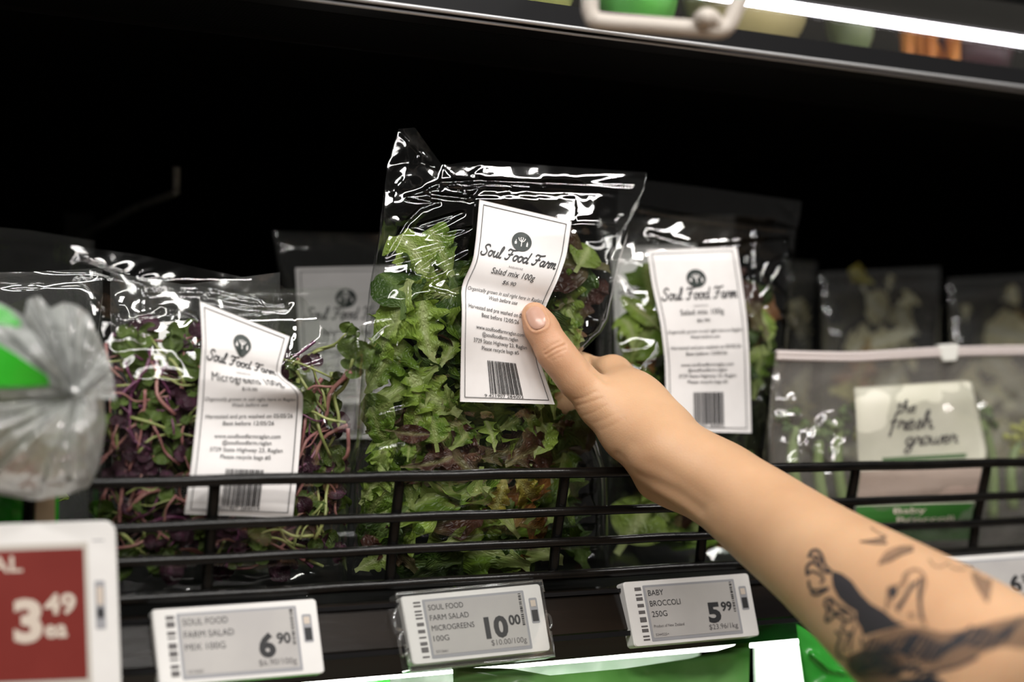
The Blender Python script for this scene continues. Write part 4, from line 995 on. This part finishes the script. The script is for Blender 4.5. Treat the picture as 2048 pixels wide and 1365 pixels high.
stem_g = noisy('broccoli_stem', (.13, .20, .06), (.22, .30, .10), 4, .45); flo_g = noisy('broccoli_floret', (.05, .10, .025), (.12, .17, .05), 60, .7, .5, 250); flo_y = noisy('broccoli_flower', (.34, .36, .06), (.45, .45, .10), 60, .6)
rng = random.Random(4)
for k in range(17):
    x = 1606 + k * 42; y = 985 + rng.uniform(-25, 15)
    tx, ty = x + rng.uniform(-24, 40), 858 + rng.uniform(-30, 34)
    def zin(qx, qy, f): fr_z, bk_z = float(ZB.front(qx, qy)), float(ZB.back(qx, qy)); return fr_z + (bk_z - fr_z) * f
    d0 = zin(x, y + 60, .55); d1 = zin(tx, ty, rng.uniform(.5, .6))
    b, t_ = P(x, y + 60, d0), P(tx, ty, d1)
    e = thing('broccoli_stalk', 'slim baby broccoli stalk inside the zip bag', 'broccoli', b, 'baby broccoli stalks in the zip bag')
    tube('stalk', catmull([b, (b + t_) / 2 + np.array([rng.uniform(-.006, .006), 0, .004]), t_], 12), np.linspace(.0046, .0034, 12), stem_g, e, 8)
    bm = bmesh.new()
    for q in range(15):
        c = Vector(t_) + Vector((max(-.01, min(.01, rng.gauss(0, .006))), max(-.005, min(.005, rng.gauss(0, .003))), max(-.009, min(.010, rng.gauss(.003, .006))))); bmesh.ops.create_icosphere(bm, subdivisions=1, radius=rng.uniform(.0026, .0044), matrix=Matrix.Translation(c))
    bm.verts.index_update(); mesh('floret', [v.co for v in bm.verts], [[v.index for v in f.verts] for f in bm.faces], flo_y if k in (3, 10, 11) else flo_g, e); bm.free()

# ------------------------------------------------------------------ knotted bag at the left end
K = np.array([152.0, 792.0])
def fan(name, outline, n_a, n_t, depth, bulge, pleats, amp, mat, parent, seed, grow):
    """film gathered at the knot K and spread to an outline; front and back skins"""
    o = np.asarray(outline, float); s = np.r_[0, np.cumsum(np.hypot(*np.diff(o, axis=0).T))]; s /= s[-1]
    a = np.linspace(0, 1, n_a); ox, oy = np.interp(a, s, o[:, 0]), np.interp(a, s, o[:, 1])
    t = np.linspace(0.03, 1, n_t)[:, None]; px = K[0] + (ox - K[0]) * t; py = K[1] + (oy - K[1]) * t
    rr = np.array([noise.noise(Vector((x * 9, seed, 0))) + .5 * noise.noise(Vector((x * 23, seed + 4, 0))) for x in a])
    V = []
    for sg in (-1, 1):
        d = depth + dkf(px, py) + sg * (1 if sg < 0 else .75) * bulge * np.sin(np.pi * t ** .7 * (.97 if not grow else .55)) ** .8 * np.ones_like(px)
        d = d + amp * (t if grow else (1 - t) ** .6 * t ** .3) * (np.sin(a * pleats + rr * 5 + sg) + .5 * np.sin(a * pleats * 2.3 + rr * 7))[None, :]
        d = d + .0032 * (ridged(px, py, 42, seed + sg * 3) - .3) * np.minimum(1, (1.02 - t) * 8 if not grow else 1)
        V.append(PV(px, py, d).reshape(-1, 3))
    n = n_a * n_t
    return mesh(name, np.vstack(V), grid_faces(n_a, n_t) + grid_faces(n_a, n_t, n, True), mat, parent)
def dkf(x, y): return DY(x, y, -.030)
tb = thing('knotted_bag', 'milky plastic bag with a tied ruffled neck and green print', 'bag', P(60, 1000, dkf(60, 1000)))
body = [(205, 770), (212, 850), (200, 930), (178, 975), (130, 992), (70, 1002), (0, 990), (-120, 960), (-240, 860), (-270, 760), (-220, 660), (-110, 600), (0, 605), (45, 630), (85, 690), (120, 750)]
fan('body_film', body, 150, 40, 0.0, .036, 42, .009, M['film_twist'], tb, 3, False)
ruf = [(232, 800), (222, 730), (205, 690), (175, 625), (150, 610), (128, 605), (100, 618), (78, 592), (56, 598), (48, 640), (60, 690), (100, 740)]
fan('ruffled_neck', ruf, 150, 26, -.006, .012, 30, .010, M['film_twist'], tb, 7, True)
tube('knot', catmull([P(128, 790, dkf(128, 790) - .006), P(150, 784, dkf(150, 784) - .010), P(176, 793, dkf(176, 793) - .006), P(152, 800, dkf(152, 800) + .004), P(128, 790, dkf(128, 790) - .006)], 24), .0032, M['film_twist'], tb, 10)
gp = principled('print_bright_green', (.03, .36, .02), .25)
def decal_px(name, poly, dfun, mat, parent, n=14):
    p = np.asarray(poly, float); V, F = [], []
    # strip between two polylines: first half is the top edge, second half the bottom edge reversed
    m = len(p) // 2; A = catmull(p[:m], n); B = catmull(p[m:][::-1], n)
    t = np.linspace(0, 1, 10)[:, None, None]; g = A[None] * (1 - t) + B[None] * t
    return mesh(name, PV(g[..., 0], g[..., 1], dfun(g[..., 0], g[..., 1])).reshape(-1, 3), grid_faces(n, 10), mat, parent)
bd = lambda x, y: dkf(x, y) - .037 * np.clip(np.sin(np.pi * np.clip(np.hypot(x - K[0], y - K[1]) / 400, .01, .99) ** .7 * .97), 0, 1) ** .8 - .006
decal_px('green_print', [(-250, 700), (-120, 640), (0, 690), (95, 752), (100, 772), (0, 775), (-120, 770), (-255, 790)], bd, gp, tb)
decal_px('green_print', [(-240, 640), (-110, 592), (0, 612), (42, 645), (40, 655), (0, 650), (-110, 640), (-240, 690)], bd, gp, tb)
pale = noisy('cabbage_pale', (.42, .48, .26), (.62, .64, .46), 18, .5, .4, 60)
c_ = P(-20, 860, dkf(-20, 860) - .002)
cab = blob('cabbage_head', tuple(c_), (.026, .013, .022), pale, 'pale cabbage head inside the knotted bag', 'cabbage', None, None, 9, .10)
for k, (b, t_) in enumerate((((60, 930), (20, 850)), ((0, 970), (90, 900)), ((100, 960), (70, 860)), ((120, 900), (110, 830)), ((40, 890), (-20, 800)))):
    put_leaf(('green', 'pale', 'light', 'pale', 'pale')[k], k, b, t_, dkf(*b) - .004, dkf(*t_) - .006, .3 * (k - 2), '%s cabbage leaf in the knotted bag' % ('mid green', 'cream', 'pale green', 'cream', 'cream')[k], 'leaves in the knotted bag', 1.4)
# bright green packet under it
gya, gyb = py_on(-165, .030, ZDK), py_on(116, .030, ZDK)
gl = [(-170, 940), (-165, gya)]; gr = [(118, 940), (116, gyb)]
GP = Pouch(gl, gr, [(930, .022), (1130, .030)], [(930, .001), (980, .012), (1100, .016), (gya, .008)])
gpk = thing('green_packet', 'bright green packet behind the fence below the knotted bag', 'packet', PY(-20, (gya + gyb) / 2, .03))
pouch_film('printed_film', GP, [(-170, 940), (118, 940)], [(-165, gya), (116, gyb)], gl, gr, gp, gpk, 50, 40, (), .002, 70, 91)
decal_px('tan_stripe', [(72, 950), (90, 950), (112, 950), (108, 1120), (88, 1120), (70, 1120)], lambda x, y: GP.front(x, y) - .003, principled('print_tan', (.36, .26, .16), .4), gpk)

# ------------------------------------------------------------------ packets on the shelf below
zlow = zat(1200, 1720, .0)
def packet(label, left, right, top, bottom, Y, mat, seed, crease=(), th=.02, name='packet', crump=.004, csc=110):
    bottom = [(x, py_on(x, Y - .01, zlow - .0018)) for x, _ in bottom]; left = left[:-1] + [bottom[0]]; right = right[:-1] + [bottom[-1]]
    y0, y1 = min(p[1] for p in top), max(p[1] for p in bottom)
    pc = Pouch(left, right, [(y0, Y), (y1, Y - .01)], [(y0, .001), (y0 + 50, .004), (y0 + 200, th), (y1 - 70, th), (y1, .004)])
    t = thing(name, label, 'packet', PY((bottom[0][0] + bottom[-1][0]) / 2, y1, Y - .01))
    pouch_film('printed_film', pc, top, bottom, left, right, mat, t, 90, 70, crease, crump, csc, seed)
    return pc, t
def packmat(name, c1, c2, sc, rough=.22):
    return noisy(name, c1, c2, sc, rough, .3, 40)
pk_white = packmat('packet_white_green', (.62, .78, .62), (.85, .90, .84), 9)
pk_green = packmat('packet_leaf_green', (.10, .30, .06), (.20, .42, .14), 12)
pk_bright = packmat('packet_bright_green', (.02, .26, .02), (.05, .36, .05), 10)
packet('pale green printed packet with crimped silver corner below the price rail', [(905, 1335), (930, 1700)], [(1500, 1282), (1490, 1700)], [(905, 1335), (1020, 1338), (1100, 1352), (1250, 1338), (1380, 1318), (1500, 1282)], [(930, 1700), (1490, 1700)], .012, pk_green, 101, [([(905, 1345), (1050, 1350), (1100, 1390)], .004, 8), ([(1300, 1340), (1500, 1300)], .004, 8)])
packet('white and green printed packet lying behind the crimped packet', [(620, 1315), (640, 1700)], [(1400, 1262), (1400, 1700)], [(620, 1362), (900, 1342), (1240, 1316), (1400, 1300)], [(640, 1700), (1400, 1700)], .118, pk_white, 103)
packet('glossy white packet with green top edge beside the forearm', [(1508, 1290), (1512, 1700)], [(1790, 1250), (1790, 1700)], [(1508, 1300), (1640, 1285), (1790, 1270)], [(1512, 1700), (1790, 1700)], .066, pk_white, 107)
packet('bright green film packet partly hidden under the forearm', [(1592, 1248), (1650, 1700)], [(1960, 1330), (1960, 1700)], [(1592, 1248), (1680, 1300), (1800, 1345), (1960, 1330)], [(1650, 1700), (1960, 1700)], -.01, pk_bright, 109, [([(1625, 1310), (1660, 1340), (1690, 1345)], .004, 6)])
packet('bright green packet at the left end under the price rail', [(240, 1362), (260, 1700)], [(780, 1340), (780, 1700)], [(240, 1392), (780, 1352)], [(260, 1700), (780, 1700)], .06, pk_bright, 113)
ls = thing('lower_shelf', 'black lower shelf carrying the green packets', 'shelf', (.4, .2, zlow - .02))
box('deck', (XL, -.03, zlow - .02), (XR, .455, zlow - .002), M['deck'], ls, .001)

# ================================================================== the arm and hand
f_ = lambda x, y, r, d: (np.array([(x - CX) / FPX * d, (CY - y) / FPX * d, d]), r * d / FPX)   # camera aligned metres
VOX = 0.0015
chains = []      # (list of joints, blend)
def chain(k, *j): chains.append(([f_(*q) for q in j], k))
def touch(x, y, r): return (float(HBf(x, y)) - .0064) / (1 + r / FPX)        # pad just pressing on the label
dth = touch(1078, 650, 30) - .846
chain(.006, (1069, 630, 27, .847 + dth), (1083, 657, 31.5, .845 + dth), (1108, 702, 34, .843 + dth), (1128, 728, 33.5, .843 + dth), (1152, 757, 36, .846 + dth * .9), (1203, 808, 46, .852 + dth * .7), (1262, 860, 62, .853 + dth * .3), (1324, 903, 76, .842))
def behind(x, y, r, press=.0008): return (float(HB.back(x, y)) - press) / (1 - r / FPX)
chain(.022, (1225, 749, 33, .878 + dth), (1275, 800, 36, .866 + dth * .6), (1332, 852, 41, .856))                       # first metacarpal row
fj = np.array([(1324, 903, 76, .842), (1446, 976, 82, .822), (1545, 1049, 97, .800), (1643, 1121, 112, .768), (1800, 1236, 149, .722), (1950, 1345, 178, .682), (2140, 1480, 196, .640)])
chain(.004, *[tuple(q) for q in catmull(fj, 25)])
chain(.012, (1330, 903, 60, .852), (1446, 972, 70, .838), (1545, 1047, 84, .818))                      # far side of the wrist
chain(.010, (1312, 964, 38, .854), (1352, 975, 36, .850), (1440, 1010, 40, .838))                      # heel of the hand
for (mx, my, md), pts in (((1226, 749, .886), [(1163, 738, 28), (1092, 708, 27), (1038, 694, 25)]), ((1238, 774, .897), [(1168, 768, 28), (1090, 752, 28), (1030, 746, 26)]),
                          ((1252, 804, .912), [(1184, 796, 28), (1108, 792, 26), (1056, 794, 24)]), ((1268, 830, .922), [(1204, 832, 24), (1150, 822, 22), (1112, 816, 20)])):
    chain(.007, (1330, 890, 40, .866), (mx, my, 32, md - .004 + dth), *[(x, y, r, max(behind(x, y, r, -.0030 if q == 0 else -.0004), (md + dth) * (q == 0))) for q, (x, y, r) in enumerate(pts)])
chain(.02, (2140, 1480, 196, .640), (2700, 1420, 300, .48), (3600, 1250, 520, .33))
allp = [(c, r) for j, _ in chains for c, r in j]
lo = np.min([c - r for c, r in allp], 0) - .01; hi = np.max([c + r for c, r in allp], 0) + .01
hi[0] = min(hi[0], f_(2300, 1500, 1, .62)[0][0] + .06); 
dim = np.ceil((hi - lo) / VOX).astype(int) + 1
grid = np.full(dim, .05, np.float32)
def rcone(pa, ra, pb, rb, p):
    ba = pb - pa; l2 = float(ba @ ba); pa_ = p - pa
    h = np.clip(pa_ @ ba / l2, 0, 1)
    return np.linalg.norm(pa_ - h[..., None] * ba, axis=-1) - (ra + (rb - ra) * h)
for js, k in chains:
    for (pa, ra), (pb, rb) in zip(js[:-1], js[1:]):
        m = max(ra, rb) + .02
        i0 = np.maximum(np.floor((np.minimum(pa, pb) - m - lo) / VOX).astype(int), 0); i1 = np.minimum(np.ceil((np.maximum(pa, pb) + m - lo) / VOX).astype(int) + 1, dim)
        if np.any(i1 <= i0): continue
        ax = [np.arange(i0[q], i1[q]) * VOX + lo[q] for q in range(3)]
        p = np.stack(np.meshgrid(*ax, indexing='ij'), -1).astype(np.float32)
        d = rcone(pa.astype(np.float32), ra, pb.astype(np.float32), rb, p)
        sl = tuple(slice(a, b) for a, b in zip(i0, i1)); g = grid[sl]
        h = np.maximum(k - np.abs(g - d), 0) / k
        grid[sl] = np.minimum(g, d) - h * h * k * .25
def surface_nets(g):
    ins = g < 0; n = np.array(g.shape)
    c = np.zeros(n - 1, np.int8)
    for dx in (0, 1):
        for dy in (0, 1):
            for dz in (0, 1): c += ins[dx:n[0] - 1 + dx, dy:n[1] - 1 + dy, dz:n[2] - 1 + dz]
    act = np.argwhere((c > 0) & (c < 8)); vid = np.full(n - 1, -1, np.int64); vid[tuple(act.T)] = np.arange(len(act))
    acc = np.zeros((len(act), 3)); cnt = np.zeros(len(act))
    cor = [(a, b, d) for a in (0, 1) for b in (0, 1) for d in (0, 1)]
    for a in cor:
        for b in cor:
            if sum(abs(np.subtract(a, b))) == 1 and a < b:
                ga = g[tuple((act + a).T)]; gb = g[tuple((act + b).T)]; cross = (ga < 0) != (gb < 0)
                t = np.where(cross, ga / np.where(cross, ga - gb, 1), 0)
                acc += np.where(cross[:, None], np.array(a) + t[:, None] * (np.array(b) - np.array(a)), 0); cnt += cross
    V = act + acc / cnt[:, None]; F = []
    for ax in range(3):
        o1, o2 = [q for q in range(3) if q != ax]
        a = [slice(1, -1)] * 3; a[ax] = slice(0, -1); b = list(a); b[ax] = slice(1, None)
        ia, ib = ins[tuple(a)], ins[tuple(b)]
        for flag, rev in ((ia & ~ib, False), (~ia & ib, True)):
            e = np.argwhere(flag) + 1; e[:, ax] -= 1
            q = []
            for s1_, s2_ in ((0, 0), (1, 0), (1, 1), (0, 1)):
                w = e.copy(); w[:, o1] -= s1_; w[:, o2] -= s2_; q.append(vid[tuple(w.T)])
            q = np.stack(q, 1)
            if rev ^ (ax == 1): q = q[:, ::-1]
            F.append(q)
    F = np.vstack(F); return V, F[(F >= 0).all(1)]
Vg, Fg = surface_nets(grid)
# relax the voxel steps
e = np.vstack([Fg[:, [0, 1]], Fg[:, [1, 2]], Fg[:, [2, 3]], Fg[:, [3, 0]]])
for _ in range(6):
    s_ = np.zeros_like(Vg); c_n = np.zeros(len(Vg)); np.add.at(s_, e[:, 0], Vg[e[:, 1]]); np.add.at(c_n, e[:, 0], 1)
    np.add.at(s_, e[:, 1], Vg[e[:, 0]]); np.add.at(c_n, e[:, 1], 1); Vg = Vg * .45 + .55 * s_ / c_n[:, None]
Vc = Vg * VOX + lo
# finer mesh where the hand shows its creases, then outward normals
bm = bmesh.new(); vv = [bm.verts.new(v) for v in Vc]; bm.verts.ensure_lookup_table()
for q in Fg: bm.faces.new([vv[i] for i in q])
def pxy(c): return CX + FPX * c.x / c.z, CY - FPX * c.y / c.z
sel = []
for e_ in bm.edges:
    x_, y_ = pxy((e_.verts[0].co + e_.verts[1].co) / 2)
    if x_ < 1290 and y_ < 960: sel.append(e_)
bmesh.ops.subdivide_edges(bm, edges=sel, cuts=1, use_grid_fill=True, smooth=0.0)
bm.normal_update(); bm.verts.index_update()
Vc = np.array([v.co for v in bm.verts]); nrm = np.array([v.normal for v in bm.verts]); FL = [tuple(v.index for v in f.verts) for f in bm.faces]; bm.free()
ctr = np.array([f_(1150, 760, 1, .845)[0]])
near = np.argmin(np.linalg.norm(Vc - f_(1108, 702, 1, .832)[0], axis=1))
if nrm[near][2] > 0: nrm = -nrm; FL = [q[::-1] for q in FL]
spx = CX + FPX * Vc[:, 0] / Vc[:, 2]; spy = CY - FPX * Vc[:, 1] / Vc[:, 2]
facing = np.clip(-nrm[:, 2] * 2, 0, 1)
disp = np.zeros(len(Vc))
def groove(poly, depth, w): 
    global disp
    disp = disp - depth * np.exp(-(seg_dist(spx, spy, poly) / w) ** 2) * facing
for poly, dp, w in (([(1088, 702), (1104, 691), (1120, 683)], .0004, 2.6), ([(1091, 710), (1110, 698), (1130, 690)], .0007, 2.8), ([(1097, 717), (1114, 707), (1131, 699)], .0004, 2.6), ([(1104, 722), (1122, 713)], .0002, 2.4),
                    ([(1150, 800), (1168, 795), (1192, 784)], .0003, 3.4), ([(1155, 812), (1178, 805), (1204, 797)], .0003, 3.4), ([(1166, 832), (1190, 824), (1212, 812)], .0002, 3), ([(1234, 909), (1246, 918), (1256, 940)], .0006, 7),
                    ([(1262, 950), (1300, 962), (1350, 985), (1400, 1020)], .0012, 13), ([(1300, 930), (1350, 955), (1420, 1005)], .0007, 16), ([(1270, 885), (1300, 850), (1330, 830)], .0008, 18),
                    ([(1212, 762), (1184, 735), (1178, 716)], .0010, 6), ([(1190, 845), (1215, 838), (1240, 826)], .0002, 4), ([(1205, 860), (1230, 850), (1250, 838)], .0002, 4)):
    groove(poly, dp, w)
disp += .0012 * np.exp(-(seg_dist(spx, spy, [(1310, 985), (1370, 1015), (1430, 1075)]) / 12) ** 2) * facing
disp += .0016 * np.exp(-(np.hypot(spx - 1215, spy - 820) / 40) ** 2) * facing
# nail bed: slight flattening with a rim
nail_c, nail_a = np.array([1072., 636.]), math.radians(-24)
def nail_uv(x, y):
    dx, dy = x - nail_c[0], y - nail_c[1]; ca, sa = math.cos(nail_a), math.sin(nail_a)
    return (dx * ca + dy * sa) / 18.0, (-dx * sa + dy * ca) / 23.0
nu_, nv_ = nail_uv(spx, spy); rad = (np.abs(nu_) ** 3 + np.abs(nv_) ** 3) ** (1 / 3)
disp += facing * (spy < 720) * (.0005 * np.exp(-((rad - 1.22) / .13) ** 2) - .0004 * np.exp(-((rad - 1.02) / .07) ** 2))
Vc = Vc + nrm * disp[:, None]
Vw = CAM + Vc[:, :1] * RT + Vc[:, 1:2] * UP + Vc[:, 2:3] * FW
skin = bpy.data.materials.new('skin'); skin.use_nodes = True
b = skin.node_tree.nodes['Principled BSDF']; b.inputs['Roughness'].default_value = .48; b.inputs['Specular IOR Level'].default_value = .4
b.inputs['Subsurface Weight'].default_value = .25; b.inputs['Subsurface Radius'].default_value = (.006, .0025, .0012); b.inputs['Subsurface Scale'].default_value = 1.0
tcn = N(skin, 'ShaderNodeTexCoord'); n1 = N(skin, 'ShaderNodeTexNoise'); n1.inputs['Scale'].default_value = 22; n1.inputs['Detail'].default_value = 4; L(skin, tcn.outputs['Object'], n1.inputs['Vector'])
r_ = N(skin, 'ShaderNodeValToRGB'); r_.color_ramp.elements[0].position = .3; r_.color_ramp.elements[1].position = .72
r_.color_ramp.elements[0].color = (.60, .345, .195, 1); r_.color_ramp.elements[1].color = (.71, .44, .26, 1); L(skin, n1.outputs[0], r_.inputs[0]); L(skin, r_.outputs[0], b.inputs['Base Color'])
n2 = N(skin, 'ShaderNodeTexVoronoi'); n2.inputs['Scale'].default_value = 900; L(skin, tcn.outputs['Object'], n2.inputs['Vector'])
bp = N(skin, 'ShaderNodeBump'); bp.inputs['Strength'].default_value = .18; bp.inputs['Distance'].default_value = .0004; L(skin, n2.outputs['Distance'], bp.inputs['Height']); L(skin, bp.outputs[0], b.inputs['Normal'])
tip_w = P(1068, 640, .835)
vd = N(skin, 'ShaderNodeVectorMath', operation='DISTANCE'); vd.inputs[1].default_value = tuple(tip_w); L(skin, tcn.outputs['Object'], vd.inputs[0])
vm = N(skin, 'ShaderNodeMapRange'); vm.inputs['From Min'].default_value = .006; vm.inputs['From Max'].default_value = .055; vm.inputs['To Min'].default_value = .55; vm.inputs['To Max'].default_value = 0; L(skin, vd.outputs['Value'], vm.inputs['Value'])
pm = N(skin, 'ShaderNodeMixRGB'); pm.inputs[2].default_value = (.62, .30, .19, 1); L(skin, vm.outputs[0], pm.inputs[0]); L(skin, r_.outputs[0], pm.inputs[1]); L(skin, pm.outputs[0], b.inputs['Base Color'])
person = mesh('person', Vw, FL, skin); tag(person, 'bare tattooed forearm and hand reaching in and gripping a salad bag', 'person')
bvh = BVHTree.FromPolygons([Vector(v) for v in Vw], FL)
def on_skin(x, y, off):
    r = Vector(ray(x, y)).normalized(); h = bvh.ray_cast(Vector(CAM), r)
    if h[0] is None: return None
    return np.array(h[0]) - np.array(r) * off
# thumb nail: curved plate following the thumb
nn = 17; V, keep = [], []
for j in range(nn):
    for i in range(nn):
        u, v = -1 + 2 * i / (nn - 1), -1 + 2 * j / (nn - 1)
        x_ = u * math.sqrt(1 - .42 * v * v); y_ = v * math.sqrt(1 - .42 * u * u)
        ca, sa = math.cos(nail_a), math.sin(nail_a); X, Y_ = x_ * 18.0, y_ * 23.0
        p = on_skin(nail_c[0] + X * ca - Y_ * sa, nail_c[1] + X * sa + Y_ * ca, .0005 * (1 - .5 * u ** 4)); V.append(p if p is not None else P(nail_c[0] + X * ca - Y_ * sa, nail_c[1] + X * sa + Y_ * ca, .838))
nail = mesh('thumb_nail', V, grid_faces(nn, nn), principled('nail', (.62, .36, .27), .28, spec=.6), person)
nail['label'] = 'short pinkish thumb nail'
# tattoo ink lying in the skin
to, ts = (1560, 1060), 4.197
def T(p): return [(to[0] + x / ts, to[1] + y / ts) for x, y in p]
ink_d = ink('tattoo_ink', (.030, .033, .042), .86); ink_m = ink('tattoo_ink_wash', (.035, .034, .038), .44); ink_l = ink('tattoo_ink_faint', (.06, .055, .06), .40)
def tat(v2, faces, mat, off, nm='tattoo_line'):
    pts = [on_skin(x, y, off) for x, y in v2]; ok = [p is not None for p in pts]
    F = [f for f in faces if all(ok[i] for i in f)]
    if F: mesh(nm, [p if p is not None else pts[F[0][0]] for p in pts], F, mat, person)
def tfill(poly, mat, off=.0004, step=9.0):
    bm = bmesh.new(); vs_ = [bm.verts.new((x, y, 0)) for x, y in T(poly)]; bm.faces.new(vs_)
    bmesh.ops.triangulate(bm, faces=bm.faces)
    for _ in range(6):
        lg = [e_ for e_ in bm.edges if e_.calc_length() > step]
        if not lg: break
        bmesh.ops.subdivide_edges(bm, edges=lg, cuts=1); bmesh.ops.triangulate(bm, faces=bm.faces)
    bm.verts.index_update(); tat([(v.co.x, v.co.y) for v in bm.verts], [[v.index for v in f.verts] for f in bm.faces], mat, off, 'tattoo_patch'); bm.free()
def tline(poly, w, mat, off=.0005):
    v, f = ribbon2d(np.array(T(poly)), w / ts); tat(v, f, mat, off)
tfill([(440, 345), (520, 370), (600, 430), (680, 540), (760, 620), (880, 690), (960, 760), (1060, 800), (900, 840), (780, 870), (700, 895), (680, 830), (640, 760), (640, 690), (560, 640), (490, 570), (445, 480), (435, 400)], ink_d)
for p, w in (([(240, 235), (262, 185), (310, 172), (350, 215), (378, 300), (425, 352), (370, 350), (310, 295), (272, 270), (226, 315), (228, 385)], 26), ([(300, 215), (335, 260), (325, 310)], 24), ([(250, 215), (285, 230), (300, 260)], 18), ([(228, 385), (262, 350), (335, 378), (366, 420), (335, 452)], 22),
             ([(240, 425), (252, 490), (300, 510), (405, 490), (330, 540), (290, 548), (255, 520)], 24), ([(368, 600), (420, 578), (470, 620), (520, 655), (600, 705), (612, 755), (540, 765), (470, 720), (400, 772), (384, 742), (400, 680), (370, 615)], 26), ([(420, 600), (440, 690), (520, 690), (560, 730)], 26),
             ([(462, 850), (505, 905), (478, 985), (492, 1060), (560, 1090)], 24), ([(540, 780), (520, 850), (600, 880)], 22), ([(600, 860), (560, 930), (520, 1040)], 18), ([(635, 800), (600, 900), (590, 1030)], 16), ([(680, 900), (690, 980)], 18)):
    tline(p, w, ink_d)
band = [(700, 940), (800, 885), (950, 835), (1080, 815), (1200, 820), (1350, 862), (1500, 850), (1650, 810), (1800, 770), (2048, 715), (2400, 640), (2400, 930), (2048, 1005), (1900, 985), (1780, 1000), (1640, 1075), (1400, 1165), (1250, 1165), (1130, 1110), (1040, 1130), (1010, 1250), (1290, 1235), (1380, 1290), (1400, 1500), (760, 1500), (620, 1290), (545, 1120), (600, 1050), (680, 1010)]
tfill(band, ink_m, .0003)
rng = random.Random(2)
for k in range(34):
    x = 720 + k * 38; y = 990 + 40 * math.sin(k * .5) - (k > 16) * (k - 16) * 8
    tline([(x - 60, y + 75 + rng.uniform(-15, 15)), (x, y + rng.uniform(-25, 25)), (x + 55, y - 85 + rng.uniform(-15, 15))], rng.uniform(16, 30), ink_d)
for k in range(16):
    x = 640 + k * 42; y = 1120 + 30 * math.sin(k) + k * 6
    tline([(x - 50, y + 40), (x, y - 10), (x + 60, y - 20)], rng.uniform(20, 34), ink_d)
tfill([(560, 1060), (700, 1010), (900, 1010), (1010, 1080), (1030, 1160), (960, 1230), (800, 1240), (650, 1250), (580, 1160)], ink_m, .0006)
tline([(1040, 1130), (1120, 1180), (1280, 1190), (1480, 1150), (1660, 1070)], 26, ink_d); tline([(900, 1010), (1030, 1030), (1120, 1110)], 24, ink_d)
tfill([(1010, 1250), (1290, 1232), (1390, 1290), (1400, 1500), (900, 1500)], ink_d, .0007)
for p, w in (([(890, 680), (905, 560), (915, 490), (1020, 455), (1048, 375), (1130, 335), (1195, 365), (1215, 450), (1182, 580), (1190, 700), (1222, 810)], 24), ([(1075, 370), (1040, 470), (960, 560), (920, 640)], 16)): tline(p, w, ink_m)
tline([(1185, 400), (1170, 560), (1190, 760)], 26, ink_d)
tfill([(912, 495), (985, 475), (980, 550), (925, 585)], ink_d); tfill([(1175, 415), (1100, 515), (1040, 620), (992, 695), (968, 655), (1035, 560), (1100, 450)], ink_d)
tline([(1080, 710), (1120, 705), (1110, 740), (1080, 710)], 18, ink_m)
for p in ([(670, 100), (780, 85), (880, 60)], [(670, 100), (790, 115), (900, 118)], [(830, 290), (890, 195), (1000, 145), (1120, 140)], [(830, 290), (930, 260), (1010, 215), (1120, 175)], [(1250, 245), (1290, 300), (1350, 310), (1420, 275)], [(1420, 300), (1480, 330), (1560, 330)],
          [(1610, 370), (1650, 470), (1740, 610)], [(1740, 610), (1765, 500), (1770, 395)], [(1610, 370), (1690, 350), (1770, 395)], [(760, -20), (830, 30), (900, 60)]): tline(p, 15, ink_m)
tfill([(670, 100), (790, 80), (880, 60), (900, 118), (790, 118)], ink_l); tfill([(840, 280), (900, 200), (1010, 150), (1120, 145), (1120, 178), (1010, 218), (930, 262)], ink_l); tfill([(1620, 380), (1690, 355), (1768, 400), (1758, 500), (1740, 600), (1655, 475)], ink_l)
